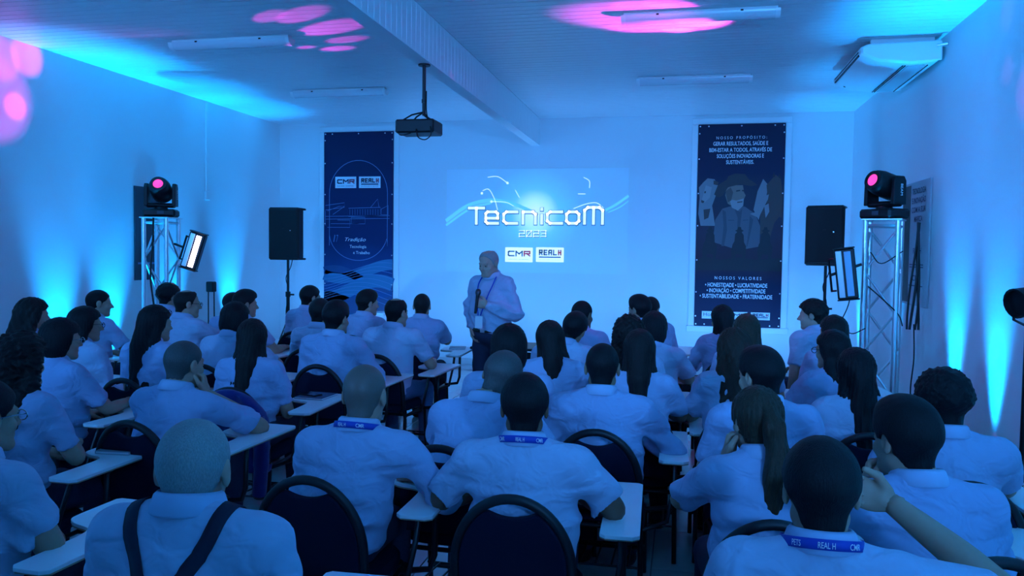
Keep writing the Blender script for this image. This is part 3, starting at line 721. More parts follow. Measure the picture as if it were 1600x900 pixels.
# the logo banner
eb, bw_, bh_ = banner(0, [(0, (.015, .10, .22)), (.2, (.012, .06, .20)), (.45, (.006, .018, .09)), (1, (.005, .010, .06))], 'banner', 'navy banner with two white logos and arched line drawing')
def U(pu, pv): return (pu*bw_, (1-pv)*bh_)
arch = [U(.08, .62)]+[U(.5-.42*math.cos(t), .335-.180*math.sin(t)) for t in np.linspace(0, math.pi, 22)]+[U(.92, .62)]+[U(.5+.42*math.cos(t), .55+.15*math.sin(t)) for t in np.linspace(.2, math.pi-.2, 20)]+[U(.08, .56)]
flat('arch_line', ribbon(arch, .009), -.0035, M_pl, eb)
flat('plum_patch', [circle(*U(.90, .30), .11, .42, 20)], -.0026, M_pmag, eb) if False else None
for fn, u0, u1 in ((cmr_logo, .165, .47), (real_logo, .51, .82)):
    A = U(u0, .305); B = U(u1, .243); fn(eb, A[0], A[1], B[0]-A[0], B[1]-A[1], -.0035, M_pw, M_pn, M_pr)
lines = [[(.02, .40), (.3, .385), (.3, .41), (.02, .425)], [(.05, .43), (.22, .405), (.30, .405), (.13, .45)], [(.36, .415), (.82, .41), (.82, .455), (.36, .46)], [(.02, .46), (.95, .455)], [(.02, .475), (.95, .47)], [(.4, .465), (.6, .465), (.6, .50), (.4, .50), (.4, .465)], [(.2, .48), (.38, .48), (.38, .52), (.05, .52)], [(.68, .41), (.78, .365), (.80, .41)], [(.83, .42), (.93, .40), (.93, .45), (.83, .45), (.83, .42)], [(.02, .43), (.02, .51)], [(.1, .5), (.5, .5)]]
for l_ in lines: flat('building_line', ribbon([U(*q) for q in l_], .007), -.0034, M_pl, eb)
for k in range(12): flat('building_line', ribbon([U(.38+k*.037, .42), U(.38+k*.037, .452)], .004), -.0034, M_pl, eb)
text('lettering', 'Tradição', (*[U(.45, .60)[0], -.0035], U(.45, .595)[1]), .055, M_pw, eb, width=bw_*.30, shear=.35)
text('lettering', 'Tecnologia', (U(.5, .64)[0], -.0035, U(.5, .632)[1]), .045, M_pw, eb, width=bw_*.24)
text('lettering', 'e Trabalho', (U(.55, .67)[0], -.0035, U(.55, .665)[1]), .045, M_pw, eb, width=bw_*.24)
for q_, c_ in ((.145, '1'), (.19, '7')): text('lettering', c_, (U(q_, .60)[0], -.0035, U(q_, .60)[1]), .11, M_pl, eb, width=bw_*.03, shear=.2)
for v0, amp, t, m_ in ((.76, .04, .16, M_pc), (.80, -.05, .12, M_pc2), (.86, .05, .20, M_pc), (.93, -.03, .22, M_pc2)):
    c = [U(u, v0+amp*math.sin(u*4.2+v0*9)) for u in np.linspace(0.002, .998, 24)]; flat('wave_band', ribbon(c, t), -.0028-.0002*(v0 > .82), m_, eb)
for k in range(9):
    c = [U(u, .745+.022*k+.035*math.sin(u*4.0+k*.25+1.2)) for u in np.linspace(0.002, .998, 30)]; flat('wave_line', ribbon(c, .006), -.0036, M_pl, eb)
# the values banner
ec, bw_, bh_ = banner(1, [(0, (.010, .016, .06)), (.27, (.008, .012, .045)), (.36, (.035, .016, .03)), (.52, (.04, .028, .05)), (.70, (.022, .028, .05)), (.80, (.010, .012, .05)), (1, (.006, .008, .04))], 'banner', 'dark banner with rider silhouettes and white Portuguese lettering')
M_pt = mat('print_text', (.78, .82, .88), .5); M_pk = mat('print_black', (.006, .006, .012), .5); M_pskin = mat('print_tan', (.20, .13, .11), .5); M_pshirt = mat('print_greyblue', (.085, .085, .11), .5); M_pcow = mat('print_cow', (.20, .19, .21), .5); M_pbr = mat('print_brown', (.055, .03, .03), .5); M_phat = mat('print_hat', (.025, .018, .025), .5); M_pbeard = mat('print_beard', (.27, .25, .26), .5)
text('lettering', 'N O S S O   P R O P Ó S I T O :', (U(.5, .075)[0], -.0035, U(.5, .074)[1]), .038, M_pt, ec, width=bw_*.58)
for s_, v_, w_ in (('GERAR RESULTADOS, SAÚDE E', .105, .63), ('BEM-ESTAR A TODOS, ATRAVÉS DE', .136, .72), ('SOLUÇÕES INOVADORAS E', .166, .54), ('SUSTENTÁVEIS.', .196, .32)):
    text('lettering', s_, (U(.49, v_)[0], -.0035, U(.49, v_)[1]), .052, M_pt, ec, width=bw_*w_, bold=.012)
text('lettering', 'N O S S O S   V A L O R E S', (U(.5, .765)[0], -.0035, U(.5, .765)[1]), .042, M_pt, ec, width=bw_*.54)
for s_, v_, w_ in (('• HONESTIDADE • LUCRATIVIDADE', .802, .72), ('• INOVAÇÃO • COMPETITIVIDADE', .830, .68), ('• SUSTENTABILIDADE • FRATERNIDADE', .858, .84)):
    text('lettering', s_, (U(.48, v_)[0], -.0035, U(.48, v_)[1]), .055, M_pt, ec, width=bw_*w_, bold=.012)
A = U(.09, .962); B = U(.33, .925); flat('logo_plate', [[A, (B[0], A[1]), B, (A[0], B[1])]], -.0035, M_pw, ec); text('lettering', 'Homeo', ((A[0]+B[0])/2, -.0045, A[1]+.035), .05, M_pn, ec, width=(B[0]-A[0])*.85)
for fn, u0, u1 in ((cmr_logo, .38, .62), (real_logo, .66, .88)):
    A = U(u0, .962); B = U(u1, .925); fn(ec, A[0], A[1], B[0]-A[0], B[1]-A[1], -.0035, M_pw, M_pn, M_pr)
def poly(name, pts, m_, y=-.003): flat(name, [[U(*q) for q in pts]], y, m_, ec)
# pale zebu head on one side, dark horse and calf on the other
poly('cow_print', [(.03, .36), (.02, .31), (.07, .285), (.12, .265), (.20, .27), (.24, .30), (.22, .35), (.18, .40), (.22, .50), (.05, .50), (.02, .44)], M_pcow, -.0028)
poly('cow_print', [(.06, .37), (.10, .30), (.17, .31), (.15, .36), (.09, .385)], M_pw if False else M_pbeard, -.0030)
poly('horse_print', [(.66, .42), (.70, .33), (.76, .27), (.82, .30), (.80, .36), (.76, .41), (.72, .47)], M_pcow, -.0028)
poly('horse_print', [(.80, .30), (.86, .27), (.90, .25), (.96, .27), (.985, .34), (.985, .46), (.86, .44), (.82, .38)], M_pbr, -.0029)
poly('calf_print', [(.74, .42), (.80, .375), (.88, .37), (.95, .40), (.96, .45), (.90, .485), (.86, .55), (.74, .54)], M_pbr, -.0030)
# rancher: shirt, face, beard, hat
poly('rancher_print', [(.20, .58), (.22, .47), (.30, .415), (.42, .40), (.56, .405), (.68, .44), (.74, .50), (.74, .60), (.5, .62)], M_pshirt, -.0031)
poly('rancher_print', [(.62, .44), (.70, .43), (.80, .35), (.83, .345), (.82, .37), (.72, .46)], M_pcow, -.0032)
poly('rancher_print', [(.34, .315), (.40, .30), (.53, .30), (.545, .335), (.565, .35), (.54, .375), (.52, .40), (.44, .41), (.36, .39), (.33, .35)], M_pskin, -.0033)
poly('rancher_print', [(.38, .37), (.46, .375), (.545, .365), (.54, .40), (.48, .425), (.41, .41)], M_pbeard, -.0034)
poly('rancher_print', [(.20, .345), (.24, .30), (.33, .275), (.48, .265), (.62, .275), (.70, .30), (.62, .305), (.50, .295), (.36, .31), (.30, .35), (.25, .36)], M_phat, -.0035)
M_psh2 = mat('print_shirt_fold', (.05, .05, .07), .5); M_pface = mat('print_face_shade', (.09, .055, .05), .5)
poly('rancher_print', [(.33, .285), (.36, .255), (.44, .243), (.55, .246), (.60, .272), (.60, .29), (.34, .30)], M_phat, -.00355)
poly('rancher_print', [(.33, .33), (.39, .31), (.42, .335), (.40, .375), (.36, .385)], M_pface, -.00345)
poly('rancher_print', [(.455, .325), (.50, .322), (.50, .329), (.455, .332)], M_phat, -.00350); poly('rancher_print', [(.525, .322), (.55, .326), (.545, .331), (.52, .329)], M_phat, -.00350)
poly('rancher_print', [(.47, .381), (.53, .378), (.53, .384), (.47, .387)], M_pface, -.00350)
for q_ in ([(.30, .42), (.34, .43), (.36, .52), (.33, .60), (.30, .60), (.32, .50)], [(.44, .415), (.50, .43), (.53, .415), (.52, .46), (.485, .60), (.475, .60), (.48, .46)], [(.62, .45), (.66, .47), (.62, .56), (.60, .60), (.59, .60), (.61, .52)], [(.37, .47), (.44, .47), (.44, .474), (.37, .474)], [(.54, .47), (.60, .468), (.60, .472), (.54, .474)]):
    poly('rancher_print', q_, M_psh2, -.00325)
for q_ in ([(.085, .33), (.105, .328), (.10, .338), (.085, .34)], [(.19, .275), (.25, .285), (.235, .30), (.19, .295)], [(.05, .372), (.09, .378), (.075, .388), (.05, .384)], [(.08, .42), (.16, .415), (.14, .46), (.09, .47)]): poly('cow_print', q_, M_pbr, -.00310)
for q_ in ([(.865, .26), (.88, .235), (.895, .262)], [(.93, .262), (.945, .24), (.955, .27)], [(.77, .385), (.81, .38), (.80, .40), (.775, .405)]): poly('horse_print', q_, M_pk, -.00310)
for q_ in ([(.78, .40), (.83, .39), (.84, .43), (.80, .46)],): poly('calf_print', q_, M_pcow, -.00315)
for cx in (.16, .50, .80):    # riders
    poly('rider_print', [(cx-.075, .665), (cx-.085, .62), (cx-.07, .59), (cx-.05, .575), (cx-.045, .54), (cx-.02, .53), (cx-.045, .523), (cx-.02, .518), (cx-.012, .505), (cx+.02, .505), (cx+.028, .518), (cx+.055, .523), (cx+.03, .53), (cx+.055, .545), (cx+.06, .58), (cx+.085, .60), (cx+.085, .63), (cx+.07, .67), (cx+.045, .67), (cx+.04, .64), (cx-.03, .64), (cx-.045, .67)], M_pk, -.0036)
poly('ground_print', [(.005, .665), (.12, .655), (.3, .668), (.5, .655), (.7, .665), (.99, .655), (.99, .72), (.005, .72)], M_pk, -.0032)
# ------------------------------------------------------------------ things on walls and ceiling
def glow(name, col, s): return mat(name, (.02, .02, .02), .3, emit=col, estr=s)
M_tubecover = mat('lamp_diffuser', (.72, .75, .78), .25, spec=.5)
FIX = [((270, 74), (453, 74)), ((460, 152), (601, 148)), ((998, 133), (1172, 128)), ((976, 38), (1213, 27))]
nearf = ('beside the air conditioner half of the ceiling', )
for i, (pa, pb) in enumerate(FIX):
    A = at_z(*pa, ZC-.08); B = at_z(*pb, ZC-.08); c = (A+B)/2; y = float(c[1]); L_ = 1.20
    e = empty('ceiling_light', (float(c[0]), y, ZC))
    MB().box((0, 0, -.012), (L_*.98, .075, .024), bev=.004).build('base_tray', M_white, e)
    mb = MB(); pr = [(.062*math.cos(t), -.028-.060*math.sin(t)) for t in np.linspace(0, math.pi, 13)]
    mb.prism(pr, -L_/2+.03, L_/2-.03, lambda u, v, t: (t, u, v)); mb.build('diffuser', M_tubecover, e, True)
    for s in (-1, 1):
        mb = MB(); pr = [(.066*math.cos(t), -.026-.064*math.sin(t)) for t in np.linspace(0, math.pi, 13)]; mb.prism(pr, s*(L_/2-.03), s*(L_/2+.005), lambda u, v, t: (t, u, v)); mb.build('end_cap', M_white, e, True)
    for q in (-.32, .32): MB().box((q, 0, -.03), (.02, .134, .012)).build('clip', M_black, e)
    tag(e, ['unlit batten ceiling light nearer the stage petals, over the conduit-wall seats', 'unlit batten ceiling light between the projector and the conduit wall', 'unlit batten ceiling light above the dark values banner', 'unlit batten ceiling light in the round magenta light spot'][i], 'light')
# air conditioner under the ceiling along the right wall
A = at_x(1480, 70, XR); y0 = float(A[1]); Lc = 1.27; xw = XR-.03; ac = empty('air_conditioner', (xw, y0+Lc/2, ZC))
pr = [(0, -.05), (-.10, -.045), (-.60, -.06), (-.665, -.09), (-.655, -.15), (-.52, -.215), (-.25, -.245), (-.06, -.235), (0, -.20)]
MB().prism(pr, -Lc/2, Lc/2, lambda u, v, t: (u, t, v)).build('casing', M_white, ac, True, bevel=.018, seg=3)
for s in (-1, 1):
    pr2 = [(-.01, -.055), (-.6, -.066), (-.655, -.095), (-.645, -.148), (-.515, -.208), (-.25, -.238), (-.01, -.225)]
    MB().prism(pr2, s*Lc/2, s*(Lc/2+.022), lambda u, v, t: (u, t, v)).build('side_cover', M_white, ac, True, bevel=.012)
for q in (-.112, -.142): MB().box((-.657, 0, q), (.012, Lc-.16, .014)).build('outlet_slot', M_black, ac)
MB().box((-.19, 0, -.246), (.14, Lc-.14, .006)).build('intake_grille', mat('grille_grey', (.45, .47, .5), .4), ac)
for q in (-.10, -.28, -.30): MB().box((q, 0, -.2475), (.006, Lc-.12, .006)).build('panel_seam', M_grille, ac)
for s in (-1, 1): MB().box((-.30, s*(Lc/2-.12), -.025), (.52, .05, .05), bev=.004).build('hanger_bracket', M_white, ac)
MB().tube([(-.05, -Lc/2-.02, -.10), (.0, -Lc/2-.05, -.10), (.02, -Lc/2-.06, -.10)], .016, 8).build('drain_pipe', M_alu, ac, True)
MB().lathe([(.012, 0), (.012, .004)], 10, Matrix.Translation((-.57, Lc/2-.1, -.19)) @ Matrix.Rotation(math.radians(200), 4, 'Y')).build('sensor_dot', M_black, ac)
tag(ac, 'white ceiling-mounted split air conditioner against the wall', 'air conditioner')
# projector on a pole under the beam
P0 = at_z(663, 101, ZC-BEAM_H-.008); pz = float(P0[1]); pj = empty('projector', (float(P0[0]), pz, ZC-BEAM_H-.007))
zpr = float(at_y(655, 200, pz)[2])-(ZC-BEAM_H-.007)
MB().lathe([(.05, -.012), (.05, 0)], 14).build('ceiling_plate', M_black, pj)
MB().tube([(0, 0, 0), (0, 0, zpr+.10)], .015, 10).build('pole', M_blackmetal, pj, True)
MB().tube([(0, 0, zpr*.55), (0, 0, zpr*.55-.03)], .02, 10).build('pole_joint', M_blackmetal, pj, True)
c = float(at_y(655, 200, pz)[0]-P0[0])
MB().box((c, 0, zpr), (.33, .25, .11), bev=.012).build('housing', M_black, pj)
for (dx, dy) in ((-.12, -.08), (.12, -.08), (-.1, .08), (.12, .08)):
    MB().tube([(0, 0, zpr+.13), (c+dx*.4, dy*.6, zpr+.10), (c+dx, dy, zpr+.05)], .007, 6).build('mount_arm', M_blackmetal, pj, True)
MB().lathe([(.035, 0), (.04, .04)], 16, Matrix.Translation((c-.08, .12, zpr)) @ Matrix.Rotation(math.radians(-90), 4, 'X')).build('lens', M_black, pj, True)
MB().tube(catmull([(c+.02, -.13, zpr-.03), (c+.05, -.17, zpr-.10), (c+.11, -.17, zpr-.12), (c+.15, -.15, zpr-.08), (c+.14, -.13, zpr-.02), (.03, -.02, zpr+.12), (.02, 0, zpr+.3)], 6), .005, 5).build('cable', M_black, pj, True)
MB().tube(catmull([(c-.15, -.13, zpr-.04), (c-.1, -.15, zpr-.08), (c-.02, -.14, zpr-.06)], 6), .004, 5).build('cable', M_black, pj, True)
tag(pj, 'black projector hanging on a pole from the ceiling beam', 'projector')

# ------------------------------------------------------------------ lighting towers
def truss(loc, rz, Ht, label):
    e = empty('lighting_truss', loc, rz); a = .13; r = .024
    for sx in (-1, 1):
        for sy in (-1, 1): MB().tube([(sx*a, sy*a, .02), (sx*a, sy*a, Ht)], r, 12).build('chord', M_alu, e, True)
    n = 5; dz = (Ht-.16)/n
    for f in range(4):
        ca, sa = [(1, 0), (0, 1), (-1, 0), (0, -1)][f]
        def T(u, z): return (ca*u-sa*a, sa*u+ca*a, z)
        for k in range(n):
            u0, u1 = (-a, a) if (k+f) % 2 else (a, -a)
            MB().tube([T(u0, .08+k*dz), T(u1, .08+(k+1)*dz)], .011, 8).build('brace', M_alu, e, True)
        for z in (.07, Ht-.05): MB().tube([T(-a, z), T(a, z)], .014, 8).build('rail', M_alu, e, True)
    MB().box((0, 0, .01), (.5, .5, .02), bev=.003).build('base_plate', M_alu, e); MB().box((0, 0, Ht+.006), (.33, .33, .014), bev=.003).build('top_plate', M_alu, e)
    return tag(e, label, 'truss')
M_lensmag = glow('lens_magenta', (1.0, .05, .42), 1.6)
def moving_head(loc, rz, tilt, label):
    e = empty('moving_head_lamp', loc, rz)
    MB().box((0, 0, .045), (.34, .26, .085), bev=.02).build('base', M_black, e)
    for s in (-1, 1): MB().box((s*.152, 0, .05), (.03, .10, .02)).build('base_handle', M_blackmetal, e)
    MB().box((.02, -.131, .05), (.07, .004, .035)).build('display', mat('display_glass', (.05, .06, .08), .1), e)
    MB().lathe([(.075, .085), (.06, .115)], 18).build('pan_bearing', M_blackmetal, e, True)
    mb = MB(); mb.box((0, 0, .13), (.30, .12, .05), bev=.015)
    for s in (-1, 1): mb.prism([(-.075, .12), (.075, .12), (.07, .33), (.045, .37), (-.045, .37), (-.07, .33)], s*.125, s*.165, lambda u, v, t: (t, u, v))
    yk = mb.build('yoke', M_black, e, False, bevel=.008)
    for s in (-1, 1): text('lettering', 'BEAM', (s*.1665, 0, .25), .026, M_print, yk, width=.10, R=rot(0, 0, s*math.pi/2)@rot(0, math.pi/2, 0))
    M = Matrix.Translation((0, 0, .30)) @ Matrix.Rotation(tilt, 4, 'X')
    hd = empty('t'); bpy.data.objects.remove(hd)
    # body points along local -y (lens end)
    Rl = M @ Matrix.Rotation(math.radians(90), 4, 'X')
    h_ = MB().lathe([(.05, -.15), (.085, -.145), (.105, -.11), (.112, -.02), (.112, .06), (.100, .12), (.086, .15), (.080, .155)], 24, Rl).build('head', M_black, e, True)
    MB().lathe([(.052, .150), (.052, .1565), (.04, .160), (.0, .162)], 24, Rl).build('lens', M_lensmag, h_, True)
    MB().lathe([(.083, .14), (.083, .162), (.053, .162), (.053, .15)], 24, Rl).build('lens_ring', M_blackmetal, h_, True)
    for k in range(4): MB().lathe([(.1135, -.10+k*.022), (.1135, -.092+k*.022)], 24, Rl).build('cooling_rib', M_blackmetal, h_, True)
    return tag(e, label, 'lamp')
TL = (-5.43, 7.40); TR = (1.76, 7.57); HT = 2.0
pT = at_y(252, 342, 7.75); TL = (float(pT[0]), 7.75); pT2 = at_y(1381, 348, 7.55); TR = (float(pT2[0]), 7.55)
truss((*TL, 0), .12, HT, 'aluminium box truss tower beside the lit strobe panel')
truss((*TR, 0), -.35, HT, 'aluminium box truss tower strung with hanging cables')
moving_head((*TL, HT+.014), .42, math.radians(-22), 'black moving head lamp with magenta lens, on the conduit-side tower')
moving_head((*TR, HT+.014), -.95, math.radians(-14), 'black moving head lamp with magenta lens, on the cable-strung tower')
LH = Vector((TL[0]+.05, TL[1]-.16, HT+.36)); RH = Vector((TR[0]-.14, TR[1]-.12, HT+.36))
M_strobe = glow('strobe_white', (.80, .72, 1.0), 7.0); M_strobe_off = mat('strobe_cover', (.35, .62, .8), .2)
def strobe(loc, R, Ls, lit, label, back):
    e = empty('light_panel', loc); e.rotation_euler = R
    MB().box((0, 0, 0), (.17, .09, Ls), bev=.01).build('housing', M_blackmetal, e)
    MB().box((-.045, -.043, 0), (.05, .012, Ls-.03), bev=.003).build('reflector', M_alu, e)
    MB().box((.025, -.046, 0), (.055, .012, Ls-.05), bev=.003).build('tube', M_strobe if lit else M_strobe_off, e)
    for s in (-1, 1): MB().box((0, 0, s*(Ls/2+.006)), (.18, .10, .012), bev=.003).build('end_plate', M_blackmetal, e)
    for s in (-1, 1): MB().tube([(-.09, .02, s*Ls*.32), (-.13, .03, s*Ls*.32)], .009, 6).build('yoke', M_blackmetal, e, True)
    MB().tube([(-.13, .03, -Ls*.34), (-.13, .03, Ls*.34)], .011, 6).build('yoke_bar', M_blackmetal, e, True)
    MB().tube([(-.13, .03, 0), (-.13+back[0], .03+back[1], back[2])], .013, 8).build('clamp_arm', M_blackmetal, e, True)
    return tag(e, label, 'lamp')
q = at_y(303, 392, 7.62); strobe(tuple(map(float, q)), (0, math.radians(17), .25), .40, True, 'lit white strobe panel clamped to the truss tower', (-.12, .05, 0))
q = at_y(1322, 428, 7.35); strobe(tuple(map(float, q)), (0, math.radians(-7), -.2), .44, False, 'unlit strobe panel with pale cover beside the loudspeaker', (.26, .06, .07))
# cables hanging on the second tower
def cable(pts, r, label, name='cable'):
    o = MB().tube(catmull(pts, 6), r, 6).build(name, M_black, None, True); return tag(o, label, 'cable')
cx, cy = TR
for k, (dx, ph_) in enumerate(((.20, 0), (.215, 1.3), (.235, 2.4), (.25, 3.9))):
    zz = np.linspace(1.98, 1.05, 12)
    cable([(cx+dx+.018*math.sin(4*z+ph_)-.02*(1-z), cy-.15-.02*math.cos(3*z+ph_), z) for z in zz], .009+.002*(k % 2), 'thick black cable bundled down the outer side of the tower', 'cable'); bpy.context.scene.objects[-1]['group'] = 'bundled cables on the tower'
cable([(cx+.23, cy-.17, 1.1), (cx+.24, cy-.17, .8), (cx+.22, cy-.18, .5), (cx+.26, cy-.2, .2), (cx+.2, cy-.25, .012)], .006, 'thin black cable hanging straight down to the floor by the tower')
cable([(cx-.14, cy-.17, 1.72), (cx-.05, cy-.18, 1.62), (cx+.12, cy-.18, 1.73)], .005, 'thin cable sagging across the upper tower braces')
cable([(cx-.15, cy-.17, 1.42), (cx-.02, cy-.19, 1.30), (cx+.10, cy-.18, 1.18), (cx+.14, cy-.17, 1.08)], .006, 'black cable slanting down between the tower chords')
cable([(cx-.24, cy-.12, 1.55), (cx-.30, cy-.14, 1.25), (cx-.36, cy-.16, 1.08), (cx-.27, cy-.16, 1.0), (cx-.16, cy-.17, 1.05)], .005, 'looping thin cable below the unlit strobe panel')
cable([(TL[0]+.02, TL[1]-.16, 2.0), (TL[0]+.0, TL[1]-.15, 1.7), (TL[0]-.03, TL[1]-.15, 1.35), (TL[0]+.02, TL[1]-.15, .9), (TL[0], TL[1]-.16, .3)], .010, 'black cable running down inside the conduit-side tower')
for s in (0, 1):
    pass
# ------------------------------------------------------------------ loudspeakers on tripods
def speaker(px, py_top, y, rz, label, lab2):
    P_ = at_y(px, py_top, y); Hs = .70; z = float(P_[2])-Hs; x = float(P_[0])
    e = empty('loudspeaker', (x, y, z), rz)
    pr = [(-.20, -.16), (.20, -.16), (.215, -.13), (.15, .17), (-.15, .17), (-.215, -.13)]
    MB().prism(pr, .012, Hs-.012, lambda u, v, t: (u, v, t)).build('cabinet', M_black, e, False, bevel=.012)
    MB().box((0, -.162, Hs/2), (.385, .014, Hs-.06), bev=.006).build('grille', M_grille, e)
    for s in (-1, 1): MB().box((0, -.0, Hs*.5+s*(Hs*.5-.012)), (.40, .30, .026), bev=.010).build('end_cap', M_black, e)
    MB().box((.10, -.172, Hs*.56), (.012, .004, .012)).build('badge', M_alu, e)
    MB().box((0, -.171, Hs*.60), (.03, .003, .008)).build('badge', M_blackmetal, e)
    tag(e, label, 'speaker')
    t = empty('speaker_stand', (x, y, 0), rz)
    MB().tube([(0, 0, .35), (0, 0, z+.01)], .0175, 10).build('pole', M_blackmetal, t, True)
    MB().tube([(0, 0, .62), (0, 0, 1.05)], .024, 10).build('outer_tube', M_blackmetal, t, True)
    MB().tube([(0, 0, 1.03), (0, 0, 1.10)], .034, 10).build('collar', M_black, t, True); MB().tube([(.03, 0, 1.06), (.085, 0, 1.06)], .012, 8).build('knob', M_black, t, True)
    MB().tube([(0, 0, .60), (0, 0, .70)], .036, 10).build('hub', M_black, t, True)
    for k in range(3):
        a_ = 2*math.pi*k/3+.5; c_, s_ = math.cos(a_), math.sin(a_)
        lg = MB().tube([(c_*.03, s_*.03, .68), (c_*.44, s_*.44, .015)], .011, 8).build('leg', M_blackmetal, t, True)
        MB().tube([(c_*.42, s_*.42, .03), (c_*.45, s_*.45, .006)], .018, 8).build('rubber_foot', M_black, lg, True)
        MB().tube([(0, 0, .30), (c_*.25, s_*.25, .33)], .008, 6).build('brace', M_blackmetal, t, True)
    MB().tube(catmull([(.05, .05, z+.05), (.03, .02, z-.1), (-.02, -.02, z-.25), (.025, -.02, z-.45), (-.02, -.02, z-.7), (.02, -.02, .5), (.06, .0, .01)], 5), .006, 5).build('cable', M_black, t, True)
    tag(t, lab2, 'stand')
speaker(450, 325, 9.8, .10, 'black loudspeaker on a stand near the logo banner', 'black tripod stand under the loudspeaker near the logo banner')
speaker(1293, 322, 9.85, -.32, 'black loudspeaker on a stand near the dark values banner', 'black tripod stand under the loudspeaker near the values banner')
# small lamp on a short double-legged stand by the left wall
q = at_y(330, 448, 8.9); e = empty('small_wall_lamp', (float(q[0]), 8.9, 0)); z = float(q[2])
MB().box((0, 0, z), (.10, .09, .13), bev=.01).build('lamp_box', M_black, e)
for s in (-1, 1): MB().tube([(s*.04, 0, z-.06), (s*.045, 0, .012)], .008, 6).build('leg', M_blackmetal, e, True)
MB().box((0, 0, .008), (.16, .16, .016), bev=.003).build('foot', M_blackmetal, e)
tag(e, 'small black box lamp on two thin legs beside the conduit', 'lamp')
# ------------------------------------------------------------------ posters on the side walls
def wall_poster(x, sgn, pxs, pys, m_, label):
    A = at_x(pxs[0], pys[0], x); B = at_x(pxs[1], pys[0], x); C_ = at_x(pxs[0], pys[1], x)
    ya, yb = sorted((float(A[1]), float(B[1]))); z1 = float(A[2]); z0 = float(C_[2]); e = empty('wall_poster', (x, (ya+yb)/2, (z0+z1)/2)); w = yb-ya; h = z1-z0
    MB().box((sgn*.012, 0, 0), (.02, w, h), bev=.003).build('board', m_, e); return e, w, h
e, w, h = wall_poster(XL, 1, (208, 246), (290, 438), mat('poster_teal', (.02, .04, .06), .5, var=.5, bump=(3, .05, .002)), '')
MB().box((.0235, 0, -h*.32), (.002, w*.8, h*.02)).build('print_line', M_pl, e); tag(e, 'dark poster on the wall behind the conduit-side tower', 'poster')
e, w, h = wall_poster(XR, -1, (1416, 1458), (290, 474), mat('poster_pale', (.42, .44, .48), .45, var=.12, bump=(4, .03, .002)), '')
Rr = rot(0, 0, -math.pi/2)
MB().box((-.0235, w*.34, 0), (.002, w*.30, h*.96)).build('photo_strip', mat('poster_photo', (.05, .04, .035), .5, var=.9, bump=(9, .05, .002)), e)
for s_, v_ in (('TECNOLOGIA', .40), ('E INOVAÇÃO', .325), ('COM A SUA', .25), ('MARCA', .175), ('REAL H', -.08), ('CMR', -.30)):
    text('lettering', s_, (-.0235, -w*.12, v_*h), h*.045, M_pn, e, width=w*(.5 if len(s_) > 6 else .3), R=Rr, bold=.02)
for v_ in (-.17, -.19, -.34): MB().box((-.0235, -w*.10, v_*h), (.002, w*.5, h*.008)).build('print_line', M_pn, e)
tag(e, 'pale poster with dark lettering on the wall behind the cables', 'poster')
# ------------------------------------------------------------------ LED par uplights along the walls
def par(x, y, tx, ty, col, power, label, size=44, group=None, lens=(.1, .9, 1.0)):
    e = empty('uplight', (x, y, 0)); v = Vector((tx-x, ty-y, ZC)).normalized(); Q = v.to_track_quat('Z', 'Y').to_matrix().to_4x4(); M = Matrix.Translation((0, 0, .13)) @ Q
    MB().lathe([(.06, -.09), (.085, -.08), (.095, 0), (.098, .075), (.088, .075), (.085, .055)], 20, M).build('can', M_black, e, True)
    MB().lathe([(.084, .050), (.0, .058)], 20, M).build('lens', glow('lens_cyan' if lens[0] < .2 else 'lens_blue', lens, 6), e, True)
    for s in (-1, 1): MB().tube([(0, s*.105, .13), (0, s*.105, .03), (0, s*.07, .008)], .008, 6).build('yoke', M_blackmetal, e, True)
    MB().box((0, 0, .012), (.12, .2, .016), bev=.003).build('foot', M_blackmetal, e)
    l = Vector((0, 0, .13))+v*.09
    d = bpy.data.lights.new('uplight_lamp', 'SPOT'); d.color = col; d.energy = power; d.spot_size = math.radians(size); d.spot_blend = 1.0; d.shadow_soft_size = .05
    o = bpy.data.objects.new('uplight_lamp', d); COL.objects.link(o); o.parent = e; o.matrix_local = Matrix.Translation(l) @ (-v).to_track_quat('Z', 'Y').to_matrix().to_4x4()
    return tag(e, label, 'lamp', group)
PL = [-1.0, .6, 2.2, 3.6]+[float(at_x(px, 440, XL)[1]) for px in (88, 172, 268, 357)]
for y in PL: par(XL+.13, y, XL+.09, y, CYAN, 950, 'black LED uplight on the floor against the conduit wall', 40, 'cyan uplights along the conduit wall')
PR = [float(at_x(px, 440, XR)[1]) for px in (1345, 1403, 1497, 1563)]+[4.0, 2.4, .8, -.8]
for y in PR: par(XR-.13, y, XR-.09, y, CYAN, 420 if y > 8.5 else 950, 'black LED uplight on the floor against the air conditioner wall', 40, 'cyan uplights along the air conditioner wall')
